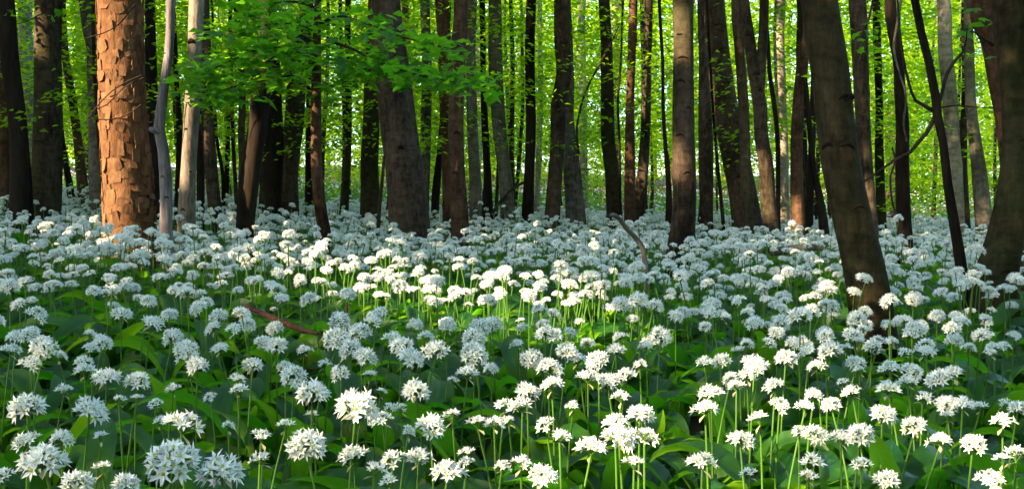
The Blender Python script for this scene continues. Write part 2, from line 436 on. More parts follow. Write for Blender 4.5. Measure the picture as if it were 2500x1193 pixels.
# ------------------------------------------------------------------ trunks read from the photograph
# (key, name, material, depth or None = where the visible base meets the flowers, [(x, y, width) ...] in photo pixels, label)
TR = [
 ('edge', 'beech_tree', 'brown', 11.0, [(0, 0, 34), (10, 250, 40), (12, 460, 42)], 'brown trunk behind the leaning dark tree at the wood edge, half hidden by it'),
 ('lean_l', 'beech_tree', 'dark', 9.5, [(18, 0, 40), (28, 150, 42), (45, 300, 42), (52, 400, 46), (52, 478, 52)], 'dark trunk tilting away from the straight grey-brown tree next to it'),
 ('pale_l', 'beech_tree', 'pale', 19, [(60, 0, 30), (62, 100, 34), (70, 250, 36), (75, 470, 36)], 'pale greenish trunk seen between two dark trunks'),
 ('straight_l', 'beech_tree', 'beech', None, [(112, 0, 62), (112, 150, 62), (113, 300, 66), (112, 450, 72), (110, 540, 78)], 'thick straight dark trunk with one small sunlit patch, next to the flaking bark tree'),
 ('slim_l1', 'beech_tree', 'brown', 15, [(150, 0, 16), (158, 130, 18), (178, 250, 20), (190, 350, 22), (203, 470, 28)], 'slim brown trunk curving down behind the straight dark tree'),
 ('slim_l2', 'young_tree', 'dark', 14, [(140, 200, 12), (150, 330, 14), (172, 466, 18)], 'thin leaning dark stem beside the slim brown curving trunk'),
 ('grey_l', 'beech_tree', 'grey', 11.5, [(215, 0, 40), (222, 80, 38), (230, 150, 36), (236, 480, 38)], 'grey trunk standing close behind the flaking bark tree'),
 ('flaking', 'maple_tree', 'plate_core', None, [(290, 0, 106), (295, 150, 106), (300, 300, 110), (308, 420, 116), (313, 520, 120), (316, 600, 126)], 'thick sunlit tree with flaking orange bark plates'),
 ('behind_fl', 'beech_tree', 'dark', 10.5, [(365, 0, 24), (370, 250, 30), (378, 485, 36)], 'dark trunk between the flaking bark tree and the crooked dead snag'),
 ('snag', 'dead_snag', 'dead', None, [(416, -40, 22), (413, 60, 21), (411, 130, 21), (402, 200, 22), (392, 270, 26), (387, 315, 27), (398, 370, 27), (405, 430, 30), (408, 480, 30), (408, 560, 32), (415, 645, 36)], 'crooked barkless grey snag with a broken knob, in front of the flaking tree'),
 ('dead_pale', 'dead_tree', 'deadpale', None, [(480, 0, 36), (478, 60, 36), (474, 150, 34), (470, 260, 36), (463, 370, 36), (458, 470, 38), (455, 600, 43)], 'pale barkless straight dead trunk beside the crooked snag'),
 ('drk_a', 'beech_tree', 'beech', None, [(500, 0, 16), (503, 100, 22), (507, 300, 28), (515, 420, 32), (525, 540, 34)], 'dark brown trunk just behind the pale dead trunk'),
 ('drk_b', 'young_tree', 'dark', 11, [(425, 60, 10), (430, 180, 12), (440, 330, 16), (435, 490, 16)], 'thin dark trunk seen between the snag and the pale dead trunk'),
 ('drk_c', 'young_tree', 'dark', 11, [(484, 60, 14), (488, 250, 18), (490, 518, 20)], 'narrow black trunk right behind the pale dead trunk'),
 ('drk_d', 'young_tree', 'dark', 13, [(522, 100, 7), (525, 200, 8), (528, 330, 8), (545, 430, 10), (546, 500, 10)], 'very thin dark stem with a kink near its foot'),
 ('drk_e', 'young_tree', 'dark', 16, [(563, 60, 9), (560, 220, 10), (556, 400, 12), (553, 500, 12)], 'thin straight dark stem beside the twisted pale stem'),
 ('twist', 'young_tree', 'olive', 10.5, [(575, 0, 17), (580, 60, 14), (590, 220, 17), (588, 330, 17), (592, 390, 18), (588, 500, 16)], 'slightly twisted pale tan stem behind the black leaning tree'),
 ('black_lean', 'beech_tree', 'dark', None, [(655, 0, 40), (650, 90, 38), (641, 180, 48), (630, 300, 46), (615, 400, 50), (605, 480, 50), (596, 592, 44)], 'nearly black leaning trunk with a sunlit top'),
 ('blk_b', 'beech_tree', 'dark', 12, [(660, 100, 40), (665, 220, 44), (668, 350, 50), (660, 500, 56)], 'broad dark trunk behind the nearly black leaning tree'),
 ('mid_a', 'beech_tree', 'beech', 12.5, [(752, 0, 30), (740, 100, 38), (725, 190, 44), (718, 300, 46), (706, 400, 50), (703, 510, 54)], 'dark grey-brown trunk leaning behind the maple leaves'),
 ('mid_b', 'beech_tree', 'dark', 15, [(757, 100, 14), (755, 230, 16), (755, 510, 22)], 'slim dark trunk behind the reddish young maple'),
 ('maple', 'young_maple', 'brown', None, [(779, -60, 16), (776, 60, 18), (774, 180, 24), (773, 300, 26), (775, 420, 28), (785, 520, 30), (800, 608, 33)], 'reddish slender young maple with long leafy branches across the wood'),
 ('centre', 'beech_tree', 'beech', None, [(938, 0, 76), (945, 80, 80), (958, 180, 84), (970, 300, 90), (985, 400, 94), (995, 500, 100), (1002, 582, 106)], 'thick leaning beech behind the maple branches, with rough pimpled bark'),
 ('cen_b', 'beech_tree', 'olive', 12.5, [(905, 0, 14), (905, 150, 26), (905, 300, 40), (902, 400, 44), (905, 515, 48)], 'olive-brown trunk half hidden behind the thick leaning beech'),
 ('cen_c', 'young_tree', 'dark', 13.5, [(898, 150, 14), (893, 320, 16), (888, 512, 17)], 'narrow black trunk next to the olive-brown trunk'),
 ('stub', 'dead_sapling', 'twig', 9.0, [(938, 380, 6), (935, 420, 8), (923, 545, 10)], 'thin black dead stem at the foot of the thick leaning beech'),
 ('cen_d', 'beech_tree', 'brown', 17, [(988, 0, 18), (995, 120, 16), (1004, 300, 16), (1010, 510, 18)], 'slim brown trunk rising behind the thick leaning beech'),
 ('cen_e', 'beech_tree', 'grey', 14, [(1038, 0, 24), (1042, 150, 23), (1040, 300, 26), (1036, 450, 26), (1034, 512, 28)], 'grey trunk with one sunlit edge behind the thick leaning beech'),
 ('cen_f', 'beech_tree', 'brown', 12, [(1078, 0, 34), (1084, 100, 32), (1087, 250, 30), (1092, 400, 28), (1096, 520, 30)], 'brown trunk passing behind the reddish sun-patched trunk'),
 ('sunred', 'beech_tree', 'brown', None, [(1125, 0, 34), (1120, 100, 36), (1117, 200, 37), (1113, 300, 38), (1115, 420, 41), (1122, 520, 43), (1123, 602, 46)], 'reddish straight trunk with a sunlit patch under the maple leaves'),
 ('cen_g', 'beech_tree', 'grey', 12.5, [(1152, 0, 25), (1150, 120, 23), (1152, 250, 25), (1155, 350, 27), (1160, 450, 28), (1160, 524, 32)], 'grey trunk close behind the reddish straight trunk'),
 ('cen_h', 'young_tree', 'dark', 13, [(1178, 40, 14), (1180, 200, 14), (1185, 330, 18), (1190, 440, 20), (1190, 520, 28)], 'slim black trunk between two grey trunks'),
 ('cen_i', 'young_tree', 'dark', 14, [(1082, 260, 12), (1075, 350, 14), (1065, 460, 19), (1062, 515, 18)], 'dark slanting stem behind the reddish straight trunk'),
 ('cen_j', 'beech_tree', 'grey', 12.5, [(1208, 0, 30), (1209, 150, 34), (1218, 300, 34), (1232, 420, 34), (1240, 520, 37)], 'greenish grey trunk leaning at its foot, next to the slim black trunk'),
 ('black', 'beech_tree', 'dark', 12.5, [(1297, 0, 24), (1294, 150, 24), (1296, 300, 25), (1292, 420, 25), (1288, 520, 30)], 'straight coal-black trunk standing alone against bright leaves'),
 ('cen_k', 'young_tree', 'pale', 20, [(1318, 0, 12), (1320, 200, 12), (1315, 380, 15), (1310, 505, 15)], 'thin pale trunk close behind the coal-black trunk'),
 ('twin_a', 'beech_tree', 'beech', 12.5, [(1373, 0, 42), (1372, 100, 39), (1376, 180, 36), (1363, 260, 36), (1360, 350, 34), (1355, 430, 35), (1349, 530, 41)], 'bent brown trunk of the crossing pair'),
 ('twin_b', 'beech_tree', 'grey', 12.9, [(1386, 0, 14), (1391, 100, 15), (1392, 220, 20), (1388, 300, 28), (1395, 400, 40), (1402, 480, 44), (1406, 534, 50)], 'wide-footed trunk crossing behind the bent brown one'),
 ('cen_l', 'young_tree', 'pale', 22, [(1421, 0, 18), (1420, 80, 18), (1424, 300, 18), (1426, 500, 20)], 'thin pale trunk behind the crossing pair'),
 ('cen_m', 'beech_tree', 'olive', 13, [(1475, 0, 28), (1480, 100, 28), (1482, 250, 32), (1485, 350, 34), (1495, 430, 36), (1500, 530, 40)], 'mossy brown trunk near the arching dead stick'),
 ('cen_n', 'young_tree', 'dark', 12.5, [(1516, 130, 5), (1508, 250, 6), (1512, 350, 6), (1514, 500, 7)], 'hair-thin dark sapling between the mossy trunk and a slim red-brown one'),
 ('cen_o', 'beech_tree', 'brown', 12.5, [(1546, 0, 20), (1542, 130, 20), (1538, 250, 21), (1538, 400, 26), (1537, 534, 29)], 'slim straight red-brown trunk beside the mossy one'),
 ('cen_p', 'beech_tree', 'beech', 12.8, [(1583, 0, 21), (1580, 150, 21), (1577, 280, 22), (1571, 400, 26), (1560, 534, 29)], 'slim dark trunk with small sun flecks, tilted against the red-brown one'),
 ('cen_q', 'young_tree', 'dark', 11.5, [(1609, 0, 8), (1617, 150, 8), (1620, 300, 9), (1632, 450, 14), (1632, 545, 19)], 'wavy black sapling behind the trunk with the round sun spot'),
 ('sunspot', 'beech_tree', 'beech', None, [(1665, 0, 50), (1665, 90, 48), (1664, 200, 50), (1666, 300, 52), (1668, 420, 54), (1668, 500, 55), (1665, 560, 60), (1660, 618, 70)], 'straight dark trunk with a round sunlit spot high up'),
 ('r_a', 'beech_tree', 'beech', 11, [(1713, 60, 16), (1718, 150, 22), (1722, 300, 34), (1724, 420, 36), (1726, 545, 32)], 'dark trunk tucked behind the broad leaning beech'),
 ('r_b', 'young_tree', 'dark', 12, [(1738, 250, 7), (1748, 370, 8), (1765, 545, 10)], 'thin black leaning sapling at the foot of the broad leaning beech'),
 ('broad', 'beech_tree', 'beech', None, [(1742, 0, 57), (1752, 100, 58), (1758, 170, 60), (1770, 250, 64), (1785, 330, 68), (1800, 400, 70), (1815, 480, 72), (1827, 572, 80)], 'broad leaning beech with ringed bark and a sunlit edge spot'),
 ('r_c', 'beech_tree', 'beech', 11, [(1796, 0, 23), (1803, 100, 24), (1812, 200, 25), (1818, 330, 26), (1828, 545, 28)], 'brown trunk emerging behind the broad leaning beech'),
 ('forked', 'forked_beech_tree', 'beech', 10.5, [(1815, 0, 26), (1830, 100, 28), (1841, 180, 29), (1855, 260, 33), (1858, 330, 33), (1868, 400, 36), (1875, 480, 37), (1881, 555, 38)], 'forked trunk with a sunlit patch near its foot'),
 ('r_d', 'beech_tree', 'pale', 14, [(1905, 0, 26), (1902, 80, 26), (1905, 200, 27), (1909, 300, 26), (1912, 400, 26), (1915, 545, 28)], 'mottled pale trunk with sun flecks behind the forked one'),
 ('r_e', 'young_tree', 'olive', 11, [(1876, 90, 9), (1880, 170, 10), (1893, 260, 12), (1900, 350, 11), (1901, 540, 12)], 'thin greenish stem leaning beside the forked trunk'),
 ('r_f', 'beech_tree', 'brown', 11, [(1968, 0, 18), (1965, 60, 21), (1960, 150, 27), (1950, 260, 30), (1945, 350, 30), (1945, 450, 31), (1949, 552, 34)], 'straight brown trunk near the big dark leaning trunk'),
 ('r_g', 'young_tree', 'dark', 13, [(1953, 0, 15), (1948, 150, 13), (1962, 320, 13), (1968, 540, 14)], 'thin dark stem grazing the straight brown trunk'),
 ('r_h', 'young_tree', 'dark', 12, [(1988, 160, 14), (1985, 290, 16), (1980, 400, 18), (1975, 545, 19)], 'slim dark trunk beside the big dark leaning trunk'),
 ('r_i', 'young_tree', 'dark', 11, [(1978, 330, 13), (1987, 420, 16), (2000, 475, 18), (2011, 552, 24)], 'dark slanting stem crossing behind the big dark leaning trunk'),
 ('bigdark', 'beech_tree', 'olive', None, [(2008, 0, 90), (2018, 80, 93), (2030, 170, 92), (2045, 300, 89), (2058, 400, 91), (2080, 500, 95), (2105, 600, 99), (2125, 700, 102), (2138, 830, 112)], 'big dark leaning beech with bark scars rising out of the flowers'),
 ('r_j', 'beech_tree', 'beech', 8.5, [(2090, 0, 41), (2098, 150, 40), (2105, 300, 37), (2112, 400, 37), (2124, 560, 38)], 'dark trunk directly behind the big dark leaning beech'),
 ('r_k', 'young_tree', 'olive', 14, [(2140, 0, 18), (2143, 140, 19), (2148, 250, 18), (2148, 380, 22), (2152, 556, 24)], 'slim olive trunk between the big leaning beech and the vine-hung trunk'),
 ('vine', 'beech_tree', 'dark', None, [(2172, 0, 26), (2180, 80, 25), (2194, 150, 25), (2197, 220, 27), (2204, 300, 31), (2205, 400, 33), (2207, 520, 35), (2211, 614, 38)], 'black trunk with bare vines hanging down it'),
 ('sapling', 'leaning_young_tree', 'dark', None, [(2220, -40, 19), (2228, 0, 20), (2245, 80, 20), (2265, 160, 20), (2280, 240, 22), (2285, 280, 22), (2298, 350, 20), (2312, 450, 22), (2325, 530, 25), (2340, 620, 27), (2352, 702, 29)], 'slender black leaning tree with bare crooked branches'),
 ('r_l', 'beech_tree', 'pale', 11.5, [(2304, 0, 32), (2310, 120, 33), (2318, 200, 35), (2325, 300, 35), (2332, 420, 36), (2338, 560, 38)], 'pale grey-tan trunk behind the slender black leaning tree'),
 ('r_m', 'beech_tree', 'grey', 11.5, [(2364, 0, 20), (2370, 140, 23), (2375, 260, 26), (2385, 350, 30), (2395, 430, 36), (2405, 565, 43)], 'greyish trunk widening to its foot, next to the pale grey-tan trunk'),
 ('r_n', 'beech_tree', 'brown', 6.4, [(2400, 0, 78), (2430, 100, 70), (2447, 200, 62), (2465, 300, 58), (2478, 450, 58), (2482, 650, 64)], 'brown trunk crossing behind the tree with the swollen curved foot'),
 ('curved', 'beech_tree', 'olive', None, [(2478, 0, 92), (2487, 150, 82), (2492, 300, 76), (2488, 420, 78), (2470, 540, 82), (2449, 620, 92), (2434, 690, 104), (2428, 745, 118)], 'dark tree with a swollen foot curving out of the flowers'),
]
TPOS = []          # (x, y, radius at the foot)
TREE = {}
AXIS = {}
MAIN_R = 0.10
hi = np.random.default_rng(5)

def crown_leaves(g, base, top, R, z0, z1, nsp, per, leaf, length=(0.7, 1.4), hole=0.25, lvl=0.3):
    """sprays in a crown volume round a leaning axis"""
    h = g.uniform(0, 1, nsp)
    z = z0 + (z1 - z0) * h
    prof = R * np.sqrt(np.clip(1 - (2 * h - 0.85) ** 2 * 0.7, 0.05, 1)) * g.uniform(0.75, 1.2, nsp)
    az = g.uniform(0, 2 * math.pi, nsp)
    rr = prof * np.sqrt(g.uniform(hole, 1, nsp))
    fx = base[0] + (top[0] - base[0]) * (z / top[2])
    fy = base[1] + (top[1] - base[1]) * (z / top[2])
    O = np.stack([fx + rr * np.cos(az), fy + rr * np.sin(az), z], 1)
    return spray_leaves(g, O, az + g.normal(0, 0.5, nsp), g.uniform(*length, nsp), per, leaf, lvl=lvl)

CROWN_TODO = []
for key, name, mt, dep, pts, label in TR:
    xb, yb, wb = pts[-1]
    d = depth_on(xb, yb, {'bigdark': 0.24, 'curved': 0.24, 'sapling': 0.30, 'snag': 0.27, 'flaking': 0.34}.get(key, 0.36)) if dep is None else dep
    raw = []
    for (px, py, w) in pts:
        q = P(px, py, d)
        raw.append([*q, max(0.5 * w * d / F, 0.004)])
    raw = raw[::-1]                                   # foot first
    # foot down to the soil
    b = np.array(raw[0]); dirn = np.array(raw[0][:3]) - np.array(raw[1][:3]); dirn /= max(-dirn[2], 0.2)
    gz = float(ground(b[0], b[1]))
    drop = max(b[2] - gz + 0.12, 0.05)
    foot = b[:3] + dirn * drop * 0.6; foot[2] = b[2] - drop
    raw.insert(0, [*foot, b[3] * 1.22])
    # on up out of the picture
    t = np.array(raw[-1]); t2 = np.array(raw[-3] if len(raw) > 4 else raw[-2])
    up = (t[:3] - t2[:3]); up /= max(up[2], 0.05)
    H = min(7 + 42 * b[3], 17) * hi.uniform(0.85, 1.15)
    if key == 'snag': H = t[2] + 0.9
    if key == 'dead_pale': H = t[2] + 2.2
    if key == 'stub': H = t[2] + 0.02
    z = t[2]; cur = t.copy(); k = 0
    while z < H - 0.05:
        st = min(1.2, H - z); k += 1
        cur = cur.copy(); cur[0] += up[0] * st * 0.75 ** k + hi.normal(0, 0.03); cur[1] += hi.normal(0, 0.05); cur[2] += st
        cur[3] = t[3] * (1 - 0.75 * (cur[2] - t[2]) / (H - t[2] + 0.3))
        raw.append(list(cur)); z = cur[2]
    raw = np.array(raw)
    wob = np.cumsum(hi.normal(0, 0.01, len(raw))); raw[:, 1] += wob - wob[0]
    big = b[3] > 0.06
    path = catmull(raw, 0.07 if big else 0.12)
    base = np.array([foot[0], foot[1], gz])
    sides = 28 if b[3] > 0.09 else (18 if b[3] > 0.04 else 9)
    kn = []
    for _ in range(int(9 if b[3] > 0.05 else 2)):
        kn.append((hi.uniform(0.4, 4.0), hi.uniform(0, 6.28), hi.uniform(0.015, 0.03), hi.uniform(0.006, 0.018)))
    if key == 'bigdark':
        kn += [(1.55, -1.2, 0.03, 0.02), (1.15, -2.2, 0.03, 0.016), (0.6, -1.0, 0.04, 0.012)]
    if key == 'snag':
        kn = [(0.98, 3.3, 0.02, 0.025)]
    loc = path.copy(); loc[:, :3] -= base
    me = tube_mesh('trunk', loc, mt, sides, horizontal=True, noise=0.035 if big else 0.05, seed=hash(key) % 999 if False else len(TPOS) + 3, knots=kn)
    group = None
    o = thing(name, label, 'tree' if 'dead' not in name else 'dead tree', base)
    link('trunk', me, o)
    TREE[key] = o; AXIS[key] = (path, base, d)
    TPOS.append((foot[0], foot[1], b[3] * 1.2))
    if key in ('snag', 'dead_pale', 'stub'):
        continue
    CROWN_TODO.append((key, o, base, path[-1], b[3], d))

def axis_at(key, py):
    """point on a trunk axis at photo row py, with radius"""
    path, base, d = AXIS[key]
    zt = P(CX, py, d)[2]
    k = int(np.argmin(np.abs(path[:, 2] - zt)))
    return path[k]

def part_tube(key, name, pxpts, m, d0=None, sides=6, parent=None):
    """limb given as (x, y, width, depth offset) in photo pixels, a part of a tree"""
    path, base, d = AXIS[key]
    pts = []
    for (px, py, w, dd) in pxpts:
        q = P(px, py, d + dd)
        pts.append([*(q - base), 0.5 * w * (d + dd) / F])
    return link(name, tube_mesh(name, catmull(pts, 0.05), m, sides, noise=0.06, seed=int(pxpts[0][0])), parent or TREE[key])

# limbs and vines
part_tube('forked', 'limb', [(1853, 235, 24, 0), (1856, 200, 25, 0), (1862, 100, 24, 0), (1866, 0, 22, 0), (1872, -200, 18, 0.1), (1880, -600, 8, 0.2)], 'beech', sides=14)
part_tube('snag', 'broken_stub', [(386, 322, 20, -0.01), (376, 318, 15, -0.03), (366, 316, 12, -0.04), (363, 318, 4, -0.04)], 'dead', sides=10)
part_tube('sapling', 'branch', [(2283, 272, 12, 0), (2262, 262, 9, -0.03), (2235, 245, 7, -0.05), (2218, 200, 7, -0.08), (2205, 140, 6, -0.1), (2196, 70, 6, -0.1), (2192, 10, 5, -0.1), (2186, -60, 3, -0.1)], 'twig')
part_tube('sapling', 'branch', [(2282, 285, 12, 0), (2262, 325, 10, -0.05), (2240, 350, 9, -0.1), (2222, 372, 9, -0.1), (2190, 388, 6, -0.15), (2150, 415, 5, -0.2), (2112, 442, 5, -0.25)], 'twig')
part_tube('sapling', 'branch', [(2290, 262, 12, 0), (2300, 225, 10, 0.05), (2312, 180, 9, 0.1), (2330, 150, 8, 0.1), (2352, 128, 6, 0.15), (2362, 70, 3, 0.2)], 'twig')
part_tube('sapling', 'branch', [(2284, 266, 5, 0.02), (2330, 258, 4, 0.1), (2380, 262, 3, 0.15), (2426, 262, 2, 0.2)], 'twig')
part_tube('vine', 'vine', [(2203, -20, 7, -0.1), (2190, 60, 6, -0.12), (2182, 120, 6, -0.12), (2196, 180, 5, -0.12), (2212, 235, 5, -0.12), (2206, 300, 5, -0.12), (2214, 345, 4, -0.12)], 'grey')
part_tube('vine', 'vine', [(2178, 360, 4, -0.1), (2186, 395, 5, -0.12), (2174, 430, 5, -0.12), (2180, 500, 5, -0.12), (2200, 540, 3, -0.1)], 'twig')
part_tube('r_j', 'branch', [(2135, -20, 6, -0.3), (2120, 50, 6, -0.3), (2095, 110, 6, -0.3), (2090, 160, 5, -0.3), (2084, 200, 4, -0.3)], 'twig')
part_tube('cen_n', 'branch', [(1414, 380, 6, 0), (1408, 320, 6, 0), (1417, 265, 6, 0), (1434, 215, 6, 0), (1458, 168, 6, 0), (1492, 105, 5, 0), (1512, 60, 3, 0)], 'twig')
part_tube('cen_j', 'branch', [(1236, 478, 7, -0.1), (1215, 500, 7, -0.2), (1204, 520, 7, -0.3)], 'twig')
part_tube('black', 'branch', [(1288, 440, 6, 0), (1262, 455, 6, -0.1), (1232, 478, 6, -0.15), (1206, 512, 6, -0.2)], 'twig')
part_tube('r_n', 'branch', [(2428, 112, 8, -0.05), (2400, 95, 6, -0.2), (2380, 80, 4, -0.3), (2340, 72, 2, -0.4)], 'twig')
for tw in ([(345, 185, 5, -0.2), (310, 200, 4, -0.25), (270, 225, 3, -0.3), (235, 262, 3, -0.3), (205, 300, 2, -0.3)],
           [(350, 190, 4, -0.2), (300, 215, 3, -0.24), (262, 255, 3, -0.26), (230, 270, 2, -0.3)],
           [(345, 255, 3, -0.2), (310, 280, 3, -0.22), (270, 292, 3, -0.25), (215, 290, 2, -0.3)],
           [(330, 10, 4, -0.2), (290, 60, 3, -0.22), (250, 82, 3, -0.25), (205, 95, 2, -0.3)]):
    part_tube('flaking', 'twig', tw, 'twig', sides=5)

def scar(key, px, py, w, sag=0.25, th=0.16, m='dark'):
    a = axis_at(key, py); base = AXIS[key][1]; d = AXIS[key][2]
    cx = CX + a[0] / a[1] * F
    pts = []
    for t in np.linspace(-1, 1, 7):
        dx = float(np.clip((px + t * w / 2 - cx) * d / F, -0.94 * a[3], 0.94 * a[3]))
        yy = a[1] - math.sqrt(a[3] ** 2 - dx * dx) * 0.995
        pts.append([a[0] + dx - base[0], yy - base[1], a[2] - base[2] - sag * abs(t) ** 1.7 * w * d / F, max(th * w * d / F * (1 - 0.8 * t * t), 0.001)])
    link('bark_scar', tube_mesh('bark_scar', catmull(pts, 0.01), m, 7, noise=0.15, seed=int(px)), TREE[key])
for a_ in [('bigdark', 2064, 212, 34, .5, .22), ('bigdark', 2050, 232, 40, .3, .10), ('bigdark', 2012, 342, 30, .5, .2), ('bigdark', 2052, 350, 46, .3, .12), ('bigdark', 2084, 496, 40, .35, .10), ('bigdark', 2040, 60, 30, .2, .06),
           ('centre', 984, 352, 16, .5, .35), ('centre', 968, 200, 22, .3, .08), ('centre', 1000, 462, 18, .3, .12), ('centre', 950, 120, 24, .2, .06),
           ('sunspot', 1651, 90, 9, .2, .3), ('sunspot', 1655, 96, 10, .2, .2), ('sunspot', 1660, 138, 30, .2, .08), ('sunspot', 1656, 212, 24, .3, .14), ('sunspot', 1676, 262, 14, .3, .2), ('sunspot', 1655, 330, 22, .3, .1), ('sunspot', 1672, 412, 18, .3, .15), ('sunspot', 1658, 500, 20, .3, .1),
           ('broad', 1745, 60, 26, .2, .07), ('broad', 1762, 120, 30, .2, .06), ('broad', 1770, 205, 30, .2, .07), ('broad', 1790, 300, 26, .25, .07), ('broad', 1797, 426, 18, .3, .14), ('broad', 1815, 520, 22, .3, .1),
           ('forked', 1820, 84, 14, .4, .35), ('forked', 1842, 186, 22, .3, .2), ('forked', 1850, 230, 18, .3, .1), ('sunred', 1116, 330, 18, .4, .15), ('sunred', 1112, 425, 16, .4, .16), ('sunred', 1120, 160, 20, .3, .08),
           ('straight_l', 108, 350, 30, .2, .06), ('straight_l', 95, 520, 14, .3, .15), ('r_j', 2096, 140, 20, .3, .08), ('curved', 2482, 120, 30, .3, .07), ('curved', 2478, 330, 22, .3, .1), ('curved', 2440, 640, 36, .3, .07), ('r_n', 2436, 205, 22, .4, .2),
           ('dead_pale', 478, 88, 18, .4, .35), ('dead_pale', 470, 210, 10, .4, .25), ('dead_pale', 462, 330, 10, .4, .25), ('dead_pale', 470, 412, 8, .4, .25), ('dead_pale', 452, 500, 12, .4, .2), ('snag', 410, 150, 8, .4, .2), ('snag', 402, 455, 10, .6, .15), ('snag', 412, 520, 10, .5, .2)]:
    scar(*a_)

# ------------------------------------------------------------------ bark plates of the flaking tree
path, fbase, fd = AXIS['flaking']
R0 = 0.12
def plate_mesh(g):
    n = 7
    a = np.linspace(0, 2 * math.pi, n, endpoint=False) + g.uniform(-0.25, 0.25, n)
    w, h = g.uniform(0.014, 0.040), g.uniform(0.018, 0.056)
    sx = w * np.sign(np.cos(a)) * np.abs(np.cos(a)) ** 0.4 * g.uniform(0.8, 1.15, n)
    sy = h * np.sign(np.sin(a)) * np.abs(np.sin(a)) ** 0.4 * g.uniform(0.8, 1.15, n)
    lift = g.uniform(0.001, 0.009); la = g.uniform(0, 6.28)
    th = g.uniform(0.002, 0.007)
    def pos(x, y, r):
        ph = x / R0
        return [r * math.cos(ph), r * math.sin(ph), y]
    V = [pos(0, 0, R0 + th)]
    for x, y in zip(sx, sy):
        e = (math.cos(la) * x / w + math.sin(la) * y / h)
        V.append(pos(x, y, R0 + th + lift * max(0, e) - 0.001))
    for x, y in zip(sx, sy):
        V.append(pos(x * 0.93, y * 0.93, R0 - 0.004))
    Fs = [(0, 1 + k, 1 + (k + 1) % n) for k in range(n)] + [(1 + k, 1 + n + k, 1 + n + (k + 1) % n, 1 + (k + 1) % n) for k in range(n)]
    k = Kit(); k.add(V, Fs)
    return k.mesh('bark_plate', ['plate'])
g = np.random.default_rng(3)
plates = [plate_mesh(g) for _ in range(26)]
cnt = 0
z = 0.16
while z < 2.25 and cnt < 298:
    k = int(np.argmin(np.abs(path[:, 2] - (fbase[2] + z))))
    c = path[k]
    n = 10
    off = g.uniform(0, 1)
    for q in range(n):
        if g.uniform() < 0.10:
            continue
        th = 2 * math.pi * (q + off + g.normal(0, 0.10)) / n
        # the far side of the trunk is never seen from in front; keep all but thin it out
        if math.sin(th) > 0.45 and g.uniform() < 0.85:
            continue
        s = c[3] * 1.0 / R0
        o = link('bark_plate', plates[int(g.integers(len(plates)))], TREE['flaking'],
                 (c[0] - fbase[0], c[1] - fbase[1], z + g.normal(0, 0.010)), (g.normal(0, 0.02), g.normal(0, 0.02), th), (s, s, g.uniform(0.8, 1.2) * (1 if g.uniform() < .5 else -1)))
        cnt += 1
    z += 0.052

# ------------------------------------------------------------------ sun spots (world points the sun reaches through gaps cut in the crowns)
def trunk_spot(key, y0, y1, r=None, off=0.0):
    for py in np.arange(y0, y1 + 1, 22):
        a = axis_at(key, py)
        s = np.array([SUN[0], SUN[1], 0]); s /= np.linalg.norm(s)
        beam(a[:3] + s * a[3] + np.array([off, 0, 0]), (r or a[3] * 1.1) + 0.055)
def ground_spot(px, py, r, h=0.40):
    d = depth_on(px, py, h)
    q = P(px, py, d)
    beam(q, (r * 0.9 + 0.02) if py < 800 else r * 0.62 + 0.01)
trunk_spot('flaking', 0, 285, 0.17); trunk_spot('flaking', 365, 610, 0.17)
trunk_spot('straight_l', 75, 110, 0.13, -0.02)
trunk_spot('snag', 20, 110, 0.09); trunk_spot('snag', 585, 620, 0.04)
trunk_spot('dead_pale', 200, 420, 0.05); 
trunk_spot('black_lean', -40, 50, 0.17)
trunk_spot('maple', 300, 380, 0.05)
trunk_spot('sunred', 220, 255, 0.14); trunk_spot('sunred', 300, 380, 0.045)
trunk_spot('cen_p', 5, 15, 0.08); trunk_spot('cen_p', 230, 260, 0.16); trunk_spot('cen_p', 145, 150, 0.06)
trunk_spot('sunspot', 94, 98, 0.125); trunk_spot('sunspot', 395, 420, 0.05)
trunk_spot('broad', 228, 262, 0.17, -0.08); trunk_spot('broad', 440, 480, 0.05)
trunk_spot('forked', 430, 475, 0.17)
trunk_spot('r_d', 90, 110, 0.16); trunk_spot('r_d', 200, 220, 0.10); trunk_spot('r_d', 325, 355, 0.17)
trunk_spot('cen_e', 0, 60, 0.08, -0.05); trunk_spot('cen_e', 195, 215, 0.08, -0.05)
